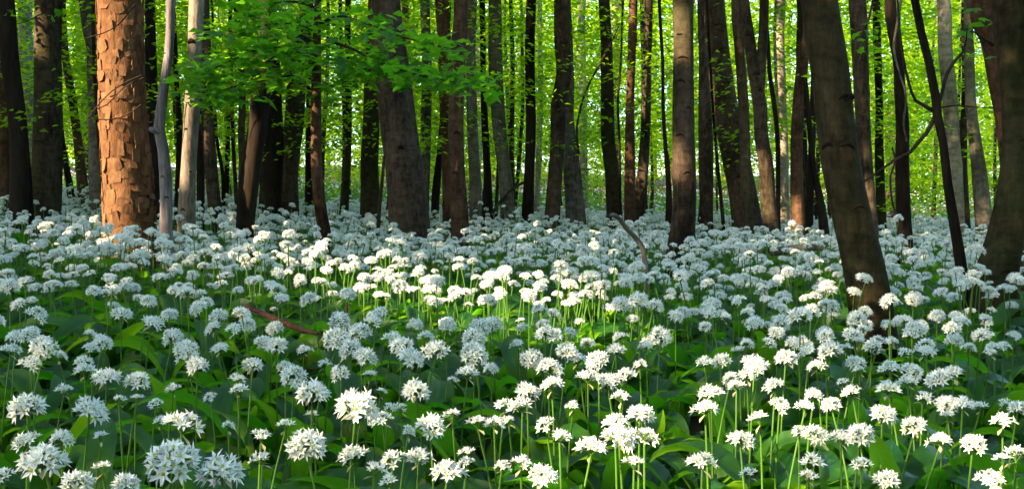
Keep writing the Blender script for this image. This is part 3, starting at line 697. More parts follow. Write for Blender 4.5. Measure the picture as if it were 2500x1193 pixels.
for a in [(870, 645, .22), (940, 662, .26), (1010, 676, .26), (1090, 690, .28), (1165, 698, .26), (1235, 712, .22), (1300, 722, .15), (1130, 730, .14),
          (760, 628, .12), (690, 622, .10), (560, 640, .10), (505, 640, .09), (290, 545, .12), (320, 555, .1), (160, 595, .12), (240, 600, .12),
          (1310, 588, .26), (1360, 580, .26), (1440, 585, .2), (1720, 552, .2), (1700, 562, .15), (1480, 665, .1), (1410, 690, .12),
          (1335, 925, .075), (1350, 955, .08), (1440, 925, .11), (1520, 925, .09), (1465, 885, .07), (1265, 1010, .10), (1215, 1040, .09), (1170, 1050, .08),
          (1395, 1000, .05), (1480, 1045, .10), (1400, 1070, .10), (1370, 1130, .12), (1250, 1140, .10), (1480, 1120, .10), (1560, 1060, .08), (1620, 1080, .08),
          (1330, 835, .05), (1385, 825, .05), (1490, 770, .07),
          (1915, 885, .07), (1985, 880, .06), (1925, 950, .09), (2030, 950, .09), (1870, 985, .09), (1830, 1000, .10), (1760, 975, .08), (1700, 945, .07), (1720, 890, .07), (1810, 860, .05), (1950, 990, .1), (2060, 1000, .08), (1640, 1005, .07),
          (2310, 930, .10), (2345, 995, .10), (2290, 990, .08), (2235, 1045, .08), (2440, 1010, .12), (2475, 1040, .12), (2400, 1080, .11), (2310, 1090, .11), (2340, 1140, .14), (2460, 1130, .13), (2240, 1120, .09), (2180, 1100, .06), (2000, 1060, .05),
          (870, 1000, .055), (880, 1090, .04), (975, 1130, .06), (1020, 1120, .06), (755, 765, .07), (2000, 690, .10), (2025, 665, .09), (2005, 720, .08), (1895, 700, .06), (720, 1090, .05), (1180, 1150, .05)]:
    ground_spot(*a)

# ------------------------------------------------------------------ crowns
ncrown = 0
for key, o, base, top, r, d in CROWN_TODO:
    g = np.random.default_rng(100 + ncrown); ncrown += 1
    big = r > 0.05
    z1 = top[2] + 0.6
    z0 = max(top[2] * 0.55, 0.32 * d * 0.75 + 0.8) if big else max(0.40 * top[2], 2.0 + 0.10 * d)
    z0 = max(z0, CAMZ + 0.185 * (d + 2.5))           # high boughs stay above the picture, the low leaves are built below
    z1 = max(z1, z0 + 2.5)
    C, D, Nn, L = crown_leaves(g, base, np.array([top[0], top[1], top[2]]), (2.6 if big else 1.5), z0, z1, 26 if big else 9, 14, 0.17, (0.8, 1.5))
    k = carve(C); C, D, Nn, L = C[k], D[k], Nn[k], L[k]
    V, T = leaf_quads(C - base, D, Nn, L, L * 0.62)
    link('crown', big_mesh('crown', V, T, 'tree_leaf'), o)

# ------------------------------------------------------------------ trees behind and beside the camera, added as shade with gaps cut for sun
g = np.random.default_rng(21)
shade_xy = []
for gx in np.arange(-29, 1, 4.6):
    for gy in np.arange(-23, 16, 4.6):
        x = gx + g.uniform(-1.2, 1.2); y = gy + g.uniform(-1.2, 1.2)
        if y > 0 and x > -0.62 * y - 4.0: continue
        if math.hypot(x, y - 3) < 9.0: continue
        if -x - y < 4: continue
        shade_xy.append((x, y))
shade_xy += [(-14.5, 22), (-16, 27), (-19, 23), (-20, 30), (-12.5, 17.5)]  # extra trees added to darken the left background
nb = 0
for (x, y) in shade_xy:
    z = float(ground(x, y)); base = np.array([x, y, z])
    H = g.uniform(12.5, 16.5)
    rad = g.uniform(0.13, 0.2)
    lean = g.normal(0, 0.5, 2)
    for _k in range(250):                                 # the trunk must not stand in a sun gap
        zz = np.arange(0, H, 0.4); ln = np.stack([x + 0 * zz, y + 0 * zz, z + zz], 1)
        if carve(ln, 0.5, 0.13).all(): break
        x += g.uniform(-0.45, 0.45); y += g.uniform(-0.45, 0.45)
    base = np.array([x, y, float(ground(x, y))])
    pts = [[0, 0, -0.1, rad * 1.3], [0.02, 0, 0.5, rad], [lean[0] * 0.1, lean[1] * 0.1, H * 0.5, rad * 0.75], [lean[0], lean[1], H, 0.03]]
    o = thing('beech_tree', 'unseen tall beech added to cast shade, its crown cut open for sun patches', 'tree', base, 'unseen tall beeches added to cast shade')
    link('trunk', tube_mesh('trunk', catmull(pts, 0.6), 'beech', 10, horizontal=True, noise=0.03, seed=nb + 50), o)
    C, D, Nn, L = crown_leaves(g, base, np.array([x + lean[0], y + lean[1], H]), 3.1, 7.0, H + 1.5, 430, 19, 0.20, (0.8, 1.7), hole=0.0)
    k = carve(C + D * 0.1); C, D, Nn, L = C[k], D[k], Nn[k], L[k]
    V, T = leaf_quads(C - base, D, Nn, L, L * 0.65)
    link('crown', big_mesh('crown', V, T, 'tree_leaf'), o)
    nb += 1

# ------------------------------------------------------------------ leafy understorey and the far wood
def under_mesh(g, R, z0, z1, nsp, per, leaf, m='tree_leaf'):
    C, D, Nn, L = crown_leaves(g, np.zeros(3), np.array([0, 0, z1]), R, z0, z1, nsp, per, leaf, (0.45, 1.1), lvl=0.55 if m == 'far_leaf' else 0.3)
    V, T = leaf_quads(C, D, Nn, L, L * 0.62)
    return big_mesh('crown', V, T, m)
g = np.random.default_rng(33)
UND = [under_mesh(g, 1.9, 0.7 if k % 2 else 1.4, 5.2, 210, 20, 0.085) for k in range(6)]
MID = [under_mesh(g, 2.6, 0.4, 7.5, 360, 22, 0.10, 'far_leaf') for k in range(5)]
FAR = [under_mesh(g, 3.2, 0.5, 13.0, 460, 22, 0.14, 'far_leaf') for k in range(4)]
def stem_mesh(g, H, r):
    pts = [[0, 0, -0.2, r * 1.3], [0, 0, 0.3, r]]
    x = y = 0
    for z in np.arange(1.2, H, 1.1):
        x += g.normal(0, 0.06); y += g.normal(0, 0.06)
        pts.append([x, y, z, r * (1 - 0.75 * z / H)])
    return tube_mesh('trunk', catmull(pts, 0.3), 'olive', 9, horizontal=True, noise=0.05, seed=int(g.integers(999)))
UST = [stem_mesh(g, 6.6, r) for r in (0.03, 0.04, 0.05)]
FST = []
for mt_ in ('grey', 'pale', 'olive', 'beech'):
    me = stem_mesh(g, 12.5, g.uniform(0.09, 0.14)); me.materials[0] = M[mt_]; FST.append((mt_, me))
def free(x, y, r):
    return all((x - a) ** 2 + (y - b) ** 2 > (r + c) ** 2 for a, b, c in TPOS)
nu = 0
spots = []
for _ in range(4000):
    if nu >= 46: break
    d = 13.5 + 12 * g.uniform() ** 0.8
    x = g.uniform(-0.52, 0.52) * d
    if not free(x, d, 0.4) or any((x - a) ** 2 + (d - b) ** 2 < 2.3 ** 2 for a, b in spots): continue
    spots.append((x, d)); nu += 1
    s = g.uniform(0.8, 1.25)
    sz = 'small' if s < 0.95 else ('tall' if s > 1.1 else 'middling')
    o = thing('young_tree', sz + ' leafy young tree with a thin stem in the green understorey', 'tree', (x, d, float(ground(x, d))), sz + ' leafy young trees of the understorey')
    o.scale = (s, s, g.uniform(0.85, 1.2)); o.rotation_euler[2] = g.uniform(0, 6.28)
    link('trunk', UST[nu % 3], o); link('crown', UND[int(g.integers(6))], o)
for (x, d, s) in [(-3.9, 10.6, .8), (-2.6, 11.6, .85), (-4.9, 11.8, .9), (-1.4, 12.2, .8), (-0.2, 13.0, .8), (3.4, 12.6, .75), (-3.2, 12.8, .9)]:
    o = thing('young_tree', 'leafy young tree close behind the front trunks', 'tree', (x, d, float(ground(x, d))), 'leafy young trees close behind the front trunks')
    o.scale = (s, s, s * 1.1); o.rotation_euler[2] = g.uniform(0, 6.28)
    link('trunk', UST[0], o); link('crown', UND[2 * int(g.integers(3))], o)
# more trees outside the picture, added to cut the side sky light
nr = 0
for _ in range(900):
    if nr >= 52: break
    a = g.uniform(-1.75, 2.75); rr_ = g.uniform(9, 20)            # angle from +x; the sun's side stays with the tall beeches
    x, y = rr_ * math.cos(a), rr_ * math.sin(a)
    if y > 0 and abs(x) < 0.62 * y + 3.2: continue
    if x < 0 and y > 0 and rr_ < 13: continue
    if x > 0 and y > 0 and abs(x) < 0.62 * y + 5.5: continue
    if any((x - p) ** 2 + (y - q) ** 2 < 2.4 ** 2 for p, q in spots): continue
    spots.append((x, y)); nr += 1
    o = thing('young_tree', 'unseen bushy tree added to dim the side light', 'tree', (x, y, float(ground(x, y))), 'unseen bushy trees added to dim the side light')
    s = g.uniform(0.85, 1.1); o.scale = (s, s, s); o.rotation_euler[2] = g.uniform(0, 6.28)
    link('trunk', FST[nr % 4][1], o); link('crown', FAR[int(g.integers(4))], o)
LBL = {'grey': 'slim grey far tree deep in the wood', 'pale': 'slim pale far tree deep in the wood',
       'olive': 'slim mossy far tree deep in the wood', 'beech': 'slim dark brown far tree deep in the wood'}
nf = 0; fsp = []
for _ in range(6000):
    if nf >= 84: break
    d = 36 + 28 * g.uniform() if nf >= 14 else g.uniform(25, 35)
    x = g.uniform(-0.55, 0.55) * d
    if any((x - a) ** 2 + (d - b) ** 2 < 2.6 ** 2 for a, b in fsp): continue
    fsp.append((x, d)); nf += 1
    mt_, me = FST[int(g.integers(4))]
    o = thing('far_tree', LBL[mt_], 'tree', (x, d, float(ground(x, d))), 'slim %s trees of the far wood' % mt_)
    s = g.uniform(0.85, 1.2); o.scale = (s, s, s); o.rotation_euler[2] = g.uniform(0, 6.28)
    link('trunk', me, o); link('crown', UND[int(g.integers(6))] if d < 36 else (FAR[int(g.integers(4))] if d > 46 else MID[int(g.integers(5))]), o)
for q in range(34):                                   # closing row
    x = -44 + 88 * (q + 0.5) / 34; d = 68 + g.uniform(-2, 2)
    mt_, me = FST[int(g.integers(4))]
    o = thing('far_tree', 'leafy tree of the hindmost row closing the wood', 'tree', (x, d, float(ground(x, d))), 'hindmost trees')
    s = g.uniform(1.2, 1.5); o.scale = (s, s, s); o.rotation_euler[2] = g.uniform(0, 6.28)
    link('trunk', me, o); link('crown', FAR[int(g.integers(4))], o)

# ------------------------------------------------------------------ young maple: single leaves on long branches
def maple_leaf_mesh(g):
    lobes = [(0.0, 0.0), (0.30, -0.02), (0.20, 0.16), (0.52, 0.34), (0.26, 0.42), (0.22, 0.60), (0.0, 1.0)]
    r = [(x, y) for x, y in lobes]; l = [(-x, y) for x, y in lobes[1:-1]][::-1]
    out = r + l
    V = [(x * 0.1 * g.uniform(.9, 1.1), y * 0.1, -abs(x) * 0.03 + 0.012 * math.sin(y * 3) * g.uniform(.5, 1.5)) for x, y in out] + [(0, 0.04, 0.012)]
    n = len(out)
    k = Kit(); k.add(V, [(n, q, (q + 1) % n) for q in range(n)])
    # leaf stalk
    k.add([(0.0008, 0, 0), (-0.0008, 0, 0), (0, -0.035, -0.008)], [(0, 1, 2)])
    return k.mesh('leaf', ['maple_leaf'])
g = np.random.default_rng(8)
MLV = [maple_leaf_mesh(g) for _ in range(6)]
def put_leaf(key, px, py, d, s, parent_name='leaf'):
    q = P(px, py, d) - AXIS[key][1]
    link('leaf', MLV[int(g.integers(6))], TREE[key], q, (g.normal(0.0, 0.45), g.normal(0, 0.4), g.uniform(0, 6.28)), (s, s, s))
md = AXIS['maple'][2]
boughs = [
 [(776, 150, 10, 0), (740, 128, 8, -.25), (690, 118, 7, -.45), (620, 124, 6, -.6), (560, 150, 4, -.7), (500, 178, 3, -.8), (455, 190, 2, -.85)],
 [(776, 175, 9, 0), (730, 182, 7, -.3), (680, 190, 6, -.5), (600, 205, 4, -.7), (530, 225, 3, -.8), (480, 240, 2, -.9)],
 [(777, 120, 9, 0), (810, 105, 8, -.3), (860, 120, 7, -.5), (920, 150, 6, -.6), (1000, 178, 5, -.7), (1080, 195, 4, -.8), (1150, 205, 2, -.8), (1200, 200, 2, -.8)],
 [(777, 80, 8, 0), (730, 60, 6, -.2), (660, 60, 5, -.3), (590, 75, 3, -.4), (520, 90, 2, -.4)],
 [(778, 60, 8, 0), (830, 40, 6, -.2), (900, 60, 5, -.4), (980, 90, 4, -.5), (1060, 110, 3, -.5), (1130, 125, 2, -.6)],
 [(775, 220, 7, 0), (820, 205, 5, -.2), (870, 170, 4, -.4), (940, 165, 3, -.5), (1030, 185, 2, -.6)],
 [(776, 20, 7, 0), (720, 5, 6, -.1), (660, 10, 4, -.2), (590, 25, 2, -.3)],
]
wts = [62, 44, 60, 36, 34, 30, 24]
for bq, n in zip(boughs, wts):
    part_tube('maple', 'branch', bq, 'twig', sides=6)
    a = catmull([[p[0], p[1], p[3] * 100, 0] for p in bq], 8)
    lo = int(len(a) * 0.14)
    for _ in range(n):
        c = a[int(g.integers(lo, len(a)))]
        put_leaf('maple', c[0] + g.normal(0, 20), c[1] + g.normal(0, 17) + 4, md + c[2] / 100 + g.normal(0, 0.22), g.uniform(0.85, 1.35))
mb = AXIS['maple'][1]
CC = []
for bq, n in zip(boughs, wts):
    a = catmull([[p[0], p[1], p[3] * 100, 0] for p in bq], 8)
    lo = int(len(a) * 0.12)
    for _ in range(int(n * 4.2)):
        c = a[int(g.integers(lo, len(a)))]
        CC.append(P(c[0] + g.normal(0, 26), c[1] + g.normal(0, 19) + 3, md + c[2] / 100 + g.normal(0, 0.3)) - mb)
CC = np.array(CC); m_ = len(CC); az_ = g.uniform(0, 6.28, m_)
V, T = leaf_quads(CC, np.stack([np.cos(az_), np.sin(az_), g.normal(-.1, .2, m_)], 1), np.stack([g.normal(0, .35, m_), g.normal(0, .35, m_), np.ones(m_)], 1), g.uniform(.06, .105, m_), g.uniform(.04, .065, m_))
q_ = link('foliage', big_mesh('foliage', V, T, 'maple_leaf'), TREE['maple']); q_['kind'] = 'stuff'
# few single leaves on twigs by other trees
for key, L in (('r_j', [(2092, 90), (2110, 100), (2075, 70), (2122, 75), (2130, 110), (2095, 130), (2105, 60), (2080, 110), (2140, 90)]),
               ('straight_l', [(150, 100), (118, 42), (90, 35), (75, 60), (55, 48), (140, 38), (40, 62), (20, 55), (60, 70)]),
               ('r_n', [(2420, 30), (2400, 20), (2425, 55), (2390, 45), (2360, 60), (2380, 130), (2425, 140), (2345, 75)])):
    for px, py in L:
        put_leaf(key, px + g.normal(0, 4), py, AXIS[key][2] - 0.35, g.uniform(0.7, 1.1))
part_tube('straight_l', 'twig', [(112, 30, 4, -0.1), (90, 40, 3, -0.35), (60, 55, 2, -0.35), (15, 62, 1.5, -0.35)], 'twig', sides=5)

# ------------------------------------------------------------------ wild garlic
def floret_kit(g, big=1.0):
    k = Kit()
    op = g.uniform(0.45, 1.0)              # how far the star is cupped
    n = 6
    for q in range(n):
        a = 2 * math.pi * q / n + g.normal(0, 0.08)
        L = 0.0138 * g.uniform(0.9, 1.15) * big; w = 0.0041 * g.uniform(0.9, 1.15) * big
        e = op + g.normal(0, 0.12)
        def pt(r, s, u):
            x = r * math.cos(e) ; z = r * math.sin(e) + u
            return (x * math.cos(a) - s * math.sin(a), x * math.sin(a) + s * math.cos(a), z)
        V = [pt(0, 0, 0), pt(L * .42, w / 2, .0009), pt(L, 0, -.0012), pt(L * .42, -w / 2, .0009), pt(L * .45, 0, -.0004)]
        k.add(V, [(0, 1, 4), (1, 2, 4), (2, 3, 4), (3, 0, 4)], 0)
    r = 0.0022
    V = [(r * math.cos(t), r * math.sin(t), 0.0015) for t in np.linspace(0, 6.283, 5, endpoint=False)] + [(0, 0, 0.006)]
    k.add(V, [(q, (q + 1) % 5, 5) for q in range(5)], 1)
    return k
g = np.random.default_rng(17)
FLK = [floret_kit(g) for _ in range(5)]
FLM = [k.mesh('flower', ['petal', 'heart']) for k in FLK]

def tube_kit(k, pts, sides, mi):
    V, Q = tube(pts, sides)
    k.add(V, Q, mi, smooth=True)

def umbel_layout(g, n, cap):
    """outward directions of the florets"""
    out = []
    for q in range(n):
        c = 1 - (1 - math.cos(cap)) * (q + 0.5) / n
        s = math.sqrt(max(0, 1 - c * c)); ph = q * 2.39996 + g.normal(0, 0.15)
        v = np.array([s * math.cos(ph), s * math.sin(ph), c]) + g.normal(0, 0.08, 3)
        out.append(v / np.linalg.norm(v))
    return out

def head_parts(g, n, cap):
    base = Kit(); fl = []
    for v in umbel_layout(g, n, cap):
        L = 0.0185 * g.uniform(0.72, 1.2)
        p = v * L
        tube_kit(base, [[0, 0, 0, .0008], [*(p * .5 + np.array([0, 0, .001])), .0007], [*p, .0009]], 3, 0)
        rot = Vector(v).to_track_quat('Z', 'Y').to_matrix().to_4x4() @ Matrix.Rotation(g.uniform(0, 6.28), 4, 'Z')
        s = g.uniform(0.88, 1.12)
        fl.append((int(g.integers(5)), Matrix.Translation(p) @ rot @ Matrix.Scale(s, 4)))
    # withered spathe under the umbel
    a = g.uniform(0, 6.28)
    for q in range(1):
        b = a + q * 2.6
        c, s = math.cos(b), math.sin(b)
        base.add([(0, 0, 0), (.012 * c - .004 * s, .012 * s + .004 * c, -.006), (.017 * c, .017 * s, -.013), (.012 * c + .004 * s, .012 * s - .004 * c, -.007)], [(0, 1, 2, 3)], 1)
    return base, fl

HEADS = []                                    # (kind, base kit, florets)
for kind, n, cap in [('full', 27, 1.65), ('full', 30, 1.75), ('full', 25, 1.5), ('full', 27, 1.55), ('full', 33, 1.95), ('half', 17, 1.25), ('half', 15, 1.15), ('half', 20, 1.4), ('few', 8, 0.8), ('few', 10, 0.95)]:
    b, f = head_parts(g, n, cap); HEADS.append((kind, b, f))
HBM = [b.mesh('flower_head', ['stem', 'spathe']) for _, b, _ in HEADS]
def joined_head(h):
    k = Kit(); k.merge(h[1], Matrix.Identity(4), {0: 2, 1: 3})
    for q, m in h[2]:
        k.merge(FLK[q], m, {0: 0, 1: 1})
    return k
HJK = [joined_head(h) for h in HEADS]
HJM = [k.mesh('flower_head', ['petal', 'heart', 'stem', 'spathe']) for k in HJK]

def leaf_kit(g, L=0.20, Wd=0.058, stalk=0.11):
    """upright stalk, then a broad elliptic blade that arches over"""
    nl, nw = 9, 2
    lean = g.uniform(0.15, 0.45); curl = g.uniform(0.9, 2.1); tw = g.normal(0, 0.55); side = g.normal(0, 0.25)
    fold = g.uniform(0.15, 0.55); wave = g.uniform(0.0, 0.12); ph = g.uniform(0, 6.28)
    V, uv = [], []
    ts = [-1.0, -0.5] + [i / nl for i in range(nl + 1)]
    p = np.array([0.0, 0.0, 0.0])
    for n_, t in enumerate(ts):
        tb = max(t, 0)
        wd = Wd * (max(0, math.sin(math.pi * tb ** 0.86)) ** 0.75 if 0 < t < 1 else 0)
        wd = max(wd, 0.005 if t <= 0.1 else 0.0005)
        a = math.pi / 2 - lean * (t + 1) - curl * tb ** 1.3
        dirv = np.array([math.cos(a), 0, math.sin(a)]); nrm = np.array([-math.sin(a), 0, math.cos(a)])
        rl = tw * tb
        sd = np.array([0, 1, 0]) * math.cos(rl) + nrm * math.sin(rl)
        nn = np.cross(dirv, sd)
        for j_ in range(-nw, nw + 1):
            s = j_ / nw
            q = p + sd * s * wd / 2 + nn * (abs(s) ** 1.3 * fold * wd * 0.5 + wave * wd * math.sin(9 * t + ph) * s)
            q = q + np.array([0, side * tb * tb * L, 0])
            V.append(q); uv.append((s, tb))
        if n_ + 1 < len(ts):
            p = p + dirv * (stalk / 2 if t < 0 else L / nl)
    w = 2 * nw + 1
    Fs = [(i * w + j_, i * w + j_ + 1, (i + 1) * w + j_ + 1, (i + 1) * w + j_) for i in range(len(ts) - 1) for j_ in range(w - 1)]
    k = Kit(); k.add(V, Fs, 0, uv, True)
    return k
LFK = [leaf_kit(g, g.uniform(0.16, 0.22), g.uniform(0.050, 0.068), g.uniform(0.08, 0.15)) for _ in range(14)]
LFM = [k.mesh('leaf', ['garlic_leaf']) for k in LFK]
YLM = leaf_kit(g, 0.2, 0.06).mesh('leaf', ['yellow_leaf'])

def stem_kit(g):
    """unit-high stem, ends above (dx, dy)"""
    dx, dy = g.normal(0, 0.02), g.normal(0, 0.02)
    k = Kit()
    pts = [[dx * t ** 2 + b_ * math.sin(math.pi * t), dy * t ** 2, t, 0.0026 - 0.0008 * t] for b_ in [g.normal(0, 0.012)] for t in np.linspace(0, 1, 7)]
    A = np.array(pts); n = 6
    th = np.linspace(0, 2 * math.pi, n, endpoint=False)
    V = np.stack([A[:, None, 0] + A[:, None, 3] * np.cos(th), A[:, None, 1] + A[:, None, 3] * np.sin(th), np.repeat(A[:, 2:3], n, 1)], -1).reshape(-1, 3)
    i = np.arange(6)[:, None] * n; j_ = np.arange(n)[None]; j2 = (j_ + 1) % n
    Q = np.stack([i + j_, i + j2, i + n + j2, i + n + j_], -1).reshape(-1, 4)
    k.add(V, Q, 0, smooth=True)
    return k, (A[-1, 0], A[-1, 1])
STK = [stem_kit(g) for _ in range(8)]
STM = [k.mesh('stem', ['stem']) for k, _ in STK]

GROUP = {'full': ('wild garlic with a full round flower head', 'wild garlic with full round heads'),
         'half': ('wild garlic with a half-open domed flower head', 'wild garlic with half-open heads'),
         'few': ('wild garlic with only few stars open', 'wild garlic with few stars')}
KIND = {'full': [0, 1, 2, 3, 4], 'half': [5, 6, 7], 'few': [8, 9]}

def garlic(x, y, hz, w, kind, detail):
    """one plant whose head centre stands at x, y, hz with width w"""
    gz = float(ground(x, y)); h = max(hz - gz, 0.12)
    si = int(g.integers(8)); hi_ = KIND[kind][int(g.integers(len(KIND[kind])))]
    rz = g.uniform(0, 6.28)
    ex, ey = STK[si][1]
    ox, oy = ex * math.cos(rz) - ey * math.sin(rz), ex * math.sin(rz) + ey * math.cos(rz)
    lab, grp = GROUP[kind]
    big_ = 'large ' if w > 0.066 else ('small ' if w < 0.05 else '')
    hp = np.array([x, y, hz]); lit = any(np.linalg.norm(np.cross(hp - np.array(b_[:3]), SUN)) < b_[3] + 0.02 for b_ in BEAMS)
    where = ''
    for nm, (lx, ly, lr) in MARKS.items():
        if math.hypot(x - lx, y - ly) < lr:
            where = nm
    lab = ('sunlit ' if lit else 'shaded ') + big_ + lab + where
    grp = ('sunlit ' if lit else 'shaded ') + big_ + grp + where
    o = thing('wild_garlic', lab, 'wild garlic', (x - ox, y - oy, gz), grp)
    o.rotation_euler[2] = rz
    link('stem', STM[si], o, (0, 0, -0.01), (0, 0, 0), (1, 1, h + 0.01))
    span = {'full': 0.064, 'half': 0.060, 'few': 0.05}[kind]
    s = float(np.clip(1.1 * w / span, 0.6, 1.45))
    rot = (g.normal(0, 0.22), g.normal(0, 0.22), g.uniform(0, 6.28))
    if detail:
        hd = link('flower_head', HBM[hi_], o, (ex, ey, h), rot, (s, s, s))
        for q, m in HEADS[hi_][2]:
            f = link('flower', FLM[q], hd)
            f.matrix_local = m
    else:
        link('flower_head', HJM[hi_], o, (ex, ey, h), rot, (s, s, s))
    a0 = g.uniform(0, 6.28)
    for q in range(2 if g.uniform() < 0.6 else 3):
        ls = g.uniform(0.75, 1.2)
        link('leaf', LFM[int(g.integers(14))], o, (g.normal(0, .01), g.normal(0, .01), -0.01), (g.normal(0, .1), g.normal(0, .1), a0 + q * 2.6 + g.normal(0, .5)), (ls, ls, ls * g.uniform(0.9, 1.25)))

MARKS = {}
for key, nm in (('bigdark', ' by the big leaning beech'), ('curved', ' by the swollen foot'), ('sapling', ' by the slender black tree')):
    MARKS[nm] = (AXIS[key][1][0], AXIS[key][1][1], 0.75)
_p = P(680, 780, depth_on(680, 780, 0.33)); MARKS[' by the fallen branch'] = (_p[0], _p[1], 0.32)
# heads seen in the photograph: three enlarged crops, (x, y, width) in crop pixels
CROPS = [((0, 760), [(110,200,160),(200,180,170),(300,260,200),(70,290,150),(205,380,170),(185,670,270),(600,690,250),(570,430,170),(560,360,140),(720,470,200),(920,490,190),(600,175,110),(680,200,100),(605,270,130),(400,330,110),(430,560,120),(1050,640,100),(920,610,90),(800,620,100),(1165,550,110),(1165,180,150),(1260,270,180),(1330,380,170),(1470,45,140),(1440,130,130),(1660,100,130),(1480,270,130),(1780,230,150),(1860,250,170),(2050,280,120),(1700,380,160),(1595,490,120),(1615,560,130),(1920,390,130),(1980,450,200),(2100,570,240),(1415,600,100),(1920,800,130),(1755,880,150),(1765,1030,150),(2060,920,280),(1535,800,90),(1220,820,290),(1170,1030,370),(1490,1110,330),(300,1050,350),(190,910,200),(415,880,180),(690,1090,140),(30,1130,140),(520,1180,250),(840,1190,220),(1080,770,120),(680,870,110),(2100,730,110),(2180,380,100)]),
 ((800, 760), [(60,190,190),(155,260,170),(90,430,150),(250,320,170),(440,220,170),(500,250,180),(560,340,200),(730,280,190),(660,190,130),(810,135,110),(985,190,170),(1020,110,150),(985,300,200),(1100,400,120),(940,450,170),(840,490,90),(590,550,200),(285,460,110),(355,565,60),(190,670,310),(410,670,100),(490,680,110),(370,760,170),(690,800,230),(840,740,140),(540,830,80),(1310,130,110),(1280,240,110),(1450,100,110),(1510,40,120),(1520,180,150),(1620,160,110),(1370,330,170),(1610,290,170),(1680,350,150),(1750,230,120),(1820,340,170),(1490,410,200),(1340,560,180),(1510,530,190),(1750,480,180),(1880,490,170),(2010,460,170),(1190,670,140),(1310,670,190),(1010,790,150),(1120,790,170),(1220,760,100),(1470,790,140),(1650,660,100),(1560,880,150),(1975,610,130),(2100,720,210),(1930,780,200),(1960,870,250),(1770,970,250),(2130,870,200),(180,1010,220),(440,1030,170),(610,1030,220),(310,1100,160),(420,1170,100),(810,1120,260),(945,980,90),(930,1050,110),(1170,1070,120),(1300,1060,150),(1450,1130,220),(2060,1060,150),(2100,390,110),(2140,250,110),(1940,290,150),(1970,190,120)]),
 ((1700, 760), [(390,90,140),(60,110,100),(190,60,110),(535,160,130),(480,230,120),(650,225,120),(870,180,140),(720,200,70),(340,230,110),(290,290,100),(60,370,150),(170,350,150),(390,380,190),(340,460,140),(230,470,130),(600,340,180),(760,300,150),(900,280,180),(1010,270,90),(810,395,150),(1075,365,150),(1100,420,90),(530,530,160),(270,530,140),(100,590,190),(60,690,200),(430,760,150),(295,890,200),(40,1060,220),(560,650,150),(730,670,150),(910,650,160),(790,580,140),(1050,570,150),(990,500,90),(1250,720,200),(1290,560,190),(1310,410,170),(1440,420,170),(1420,500,150),(1520,610,130),(1630,470,190),(1730,450,180),(1680,640,170),(1790,660,180),(1910,670,110),(1470,790,190),(1690,730,90),(1640,900,180),(1860,910,190),(2070,640,80),(2060,780,190),(2160,670,150),(2150,1010,180),(2060,1030,130),(1100,850,220),(970,880,180),(800,850,190),(690,830,110),(770,1060,180),(750,1140,130),(1110,1060,140),(360,1120,120),(1280,1160,200),(1980,1170,220),(1220,240,150),(1310,220,110),(1090,230,100),(1290,100,100),(1120,140,110),(1080,60,140),(1400,80,130),(1500,110,120),(1450,170,110),(1400,300,100),(1530,300,150),(1550,250,150),(1830,260,110),(1930,170,140),(2000,260,120),(1900,180,110),(2060,250,110),(2130,180,100),(1980,300,90),(1715,130,130),(1620,40,120),(1740,40,100),(1940,60,100)])]
plants = []
g = np.random.default_rng(44)
for (ox, oy), L in CROPS:
    for (zx, zy, zw) in L:
        px, py, w = ox + zx / 2.755, oy + zy / 2.755, zw / 2.755
        dy_ = depth_on(px, py, 0.41); dw = 0.064 * F / w
        d = dy_ * float(np.clip((dw / dy_) ** 0.35, 0.82, 1.15))
        q = P(px, py, d)
        wr = w * d / F
        kind = 'full' if wr > 0.055 else ('half' if wr > 0.040 else 'few')
        if kind == 'full' and g.uniform() < 0.15: kind = 'half'
        plants.append((q[0], q[1], q[2], wr * 1.05, kind, d))
# further single plants behind them up to three hundred
listed = len(plants)
tries = 0
def in_view(x, y): return abs(x) < 0.475 * y
while len(plants) < 300 and tries < 20000:
    tries += 1
    d = math.sqrt(g.uniform(2.6 ** 2, 3.9 ** 2)); x = g.uniform(-0.48, 0.48) * d
    if not free(x, d, 0.06): continue
    if any((x - p[0]) ** 2 + (d - p[1]) ** 2 < 0.10 ** 2 for p in plants): continue
    kind = 'full' if g.uniform() < 0.7 else ('half' if g.uniform() < .8 else 'few')
    plants.append((x, d, float(ground(x, d)) + g.normal(0.40, 0.035), g.uniform(0.052, 0.070), kind, d))
order = sorted(range(len(plants)), key=lambda k: plants[k][5])
near = set(order[:100])
for k, (x, y, z, w, kind, d) in enumerate(plants):
    garlic(x, y, z, w, kind, k in near)

# the carpet beyond: joined plants scattered by geometry nodes, one object
def joined_plant(g, kind):
    k = Kit()
    h = 0.40
    si = int(g.integers(8)); hq = KIND[kind][int(g.integers(len(KIND[kind])))]
    k.merge(STK[si][0], Matrix.Diagonal((1.15, 1.15, h, 1)), {0: 2})
    ex, ey = STK[si][1]
    m = Matrix.Translation((ex, ey, h)) @ Euler((g.normal(0, .2), g.normal(0, .2), g.uniform(0, 6.28))).to_matrix().to_4x4() @ Matrix.Diagonal((1.0, 1.0, 0.80, 1)) @ Matrix.Scale(g.uniform(.92, 1.15), 4)
    k.merge(HJK[hq], m)
    a0 = g.uniform(0, 6.28)
    for q in range(3):
        m = Euler((g.normal(0, .1), g.normal(0, .1), a0 + q * 2.2 + g.normal(0, .4))).to_matrix().to_4x4() @ Matrix.Scale(g.uniform(.8, 1.1), 4)
        k.merge(LFK[int(g.integers(14))], m, {0: 4})
    return k.mesh('wild_garlic_plant', ['petal', 'heart', 'stem', 'spathe', 'garlic_leaf'])
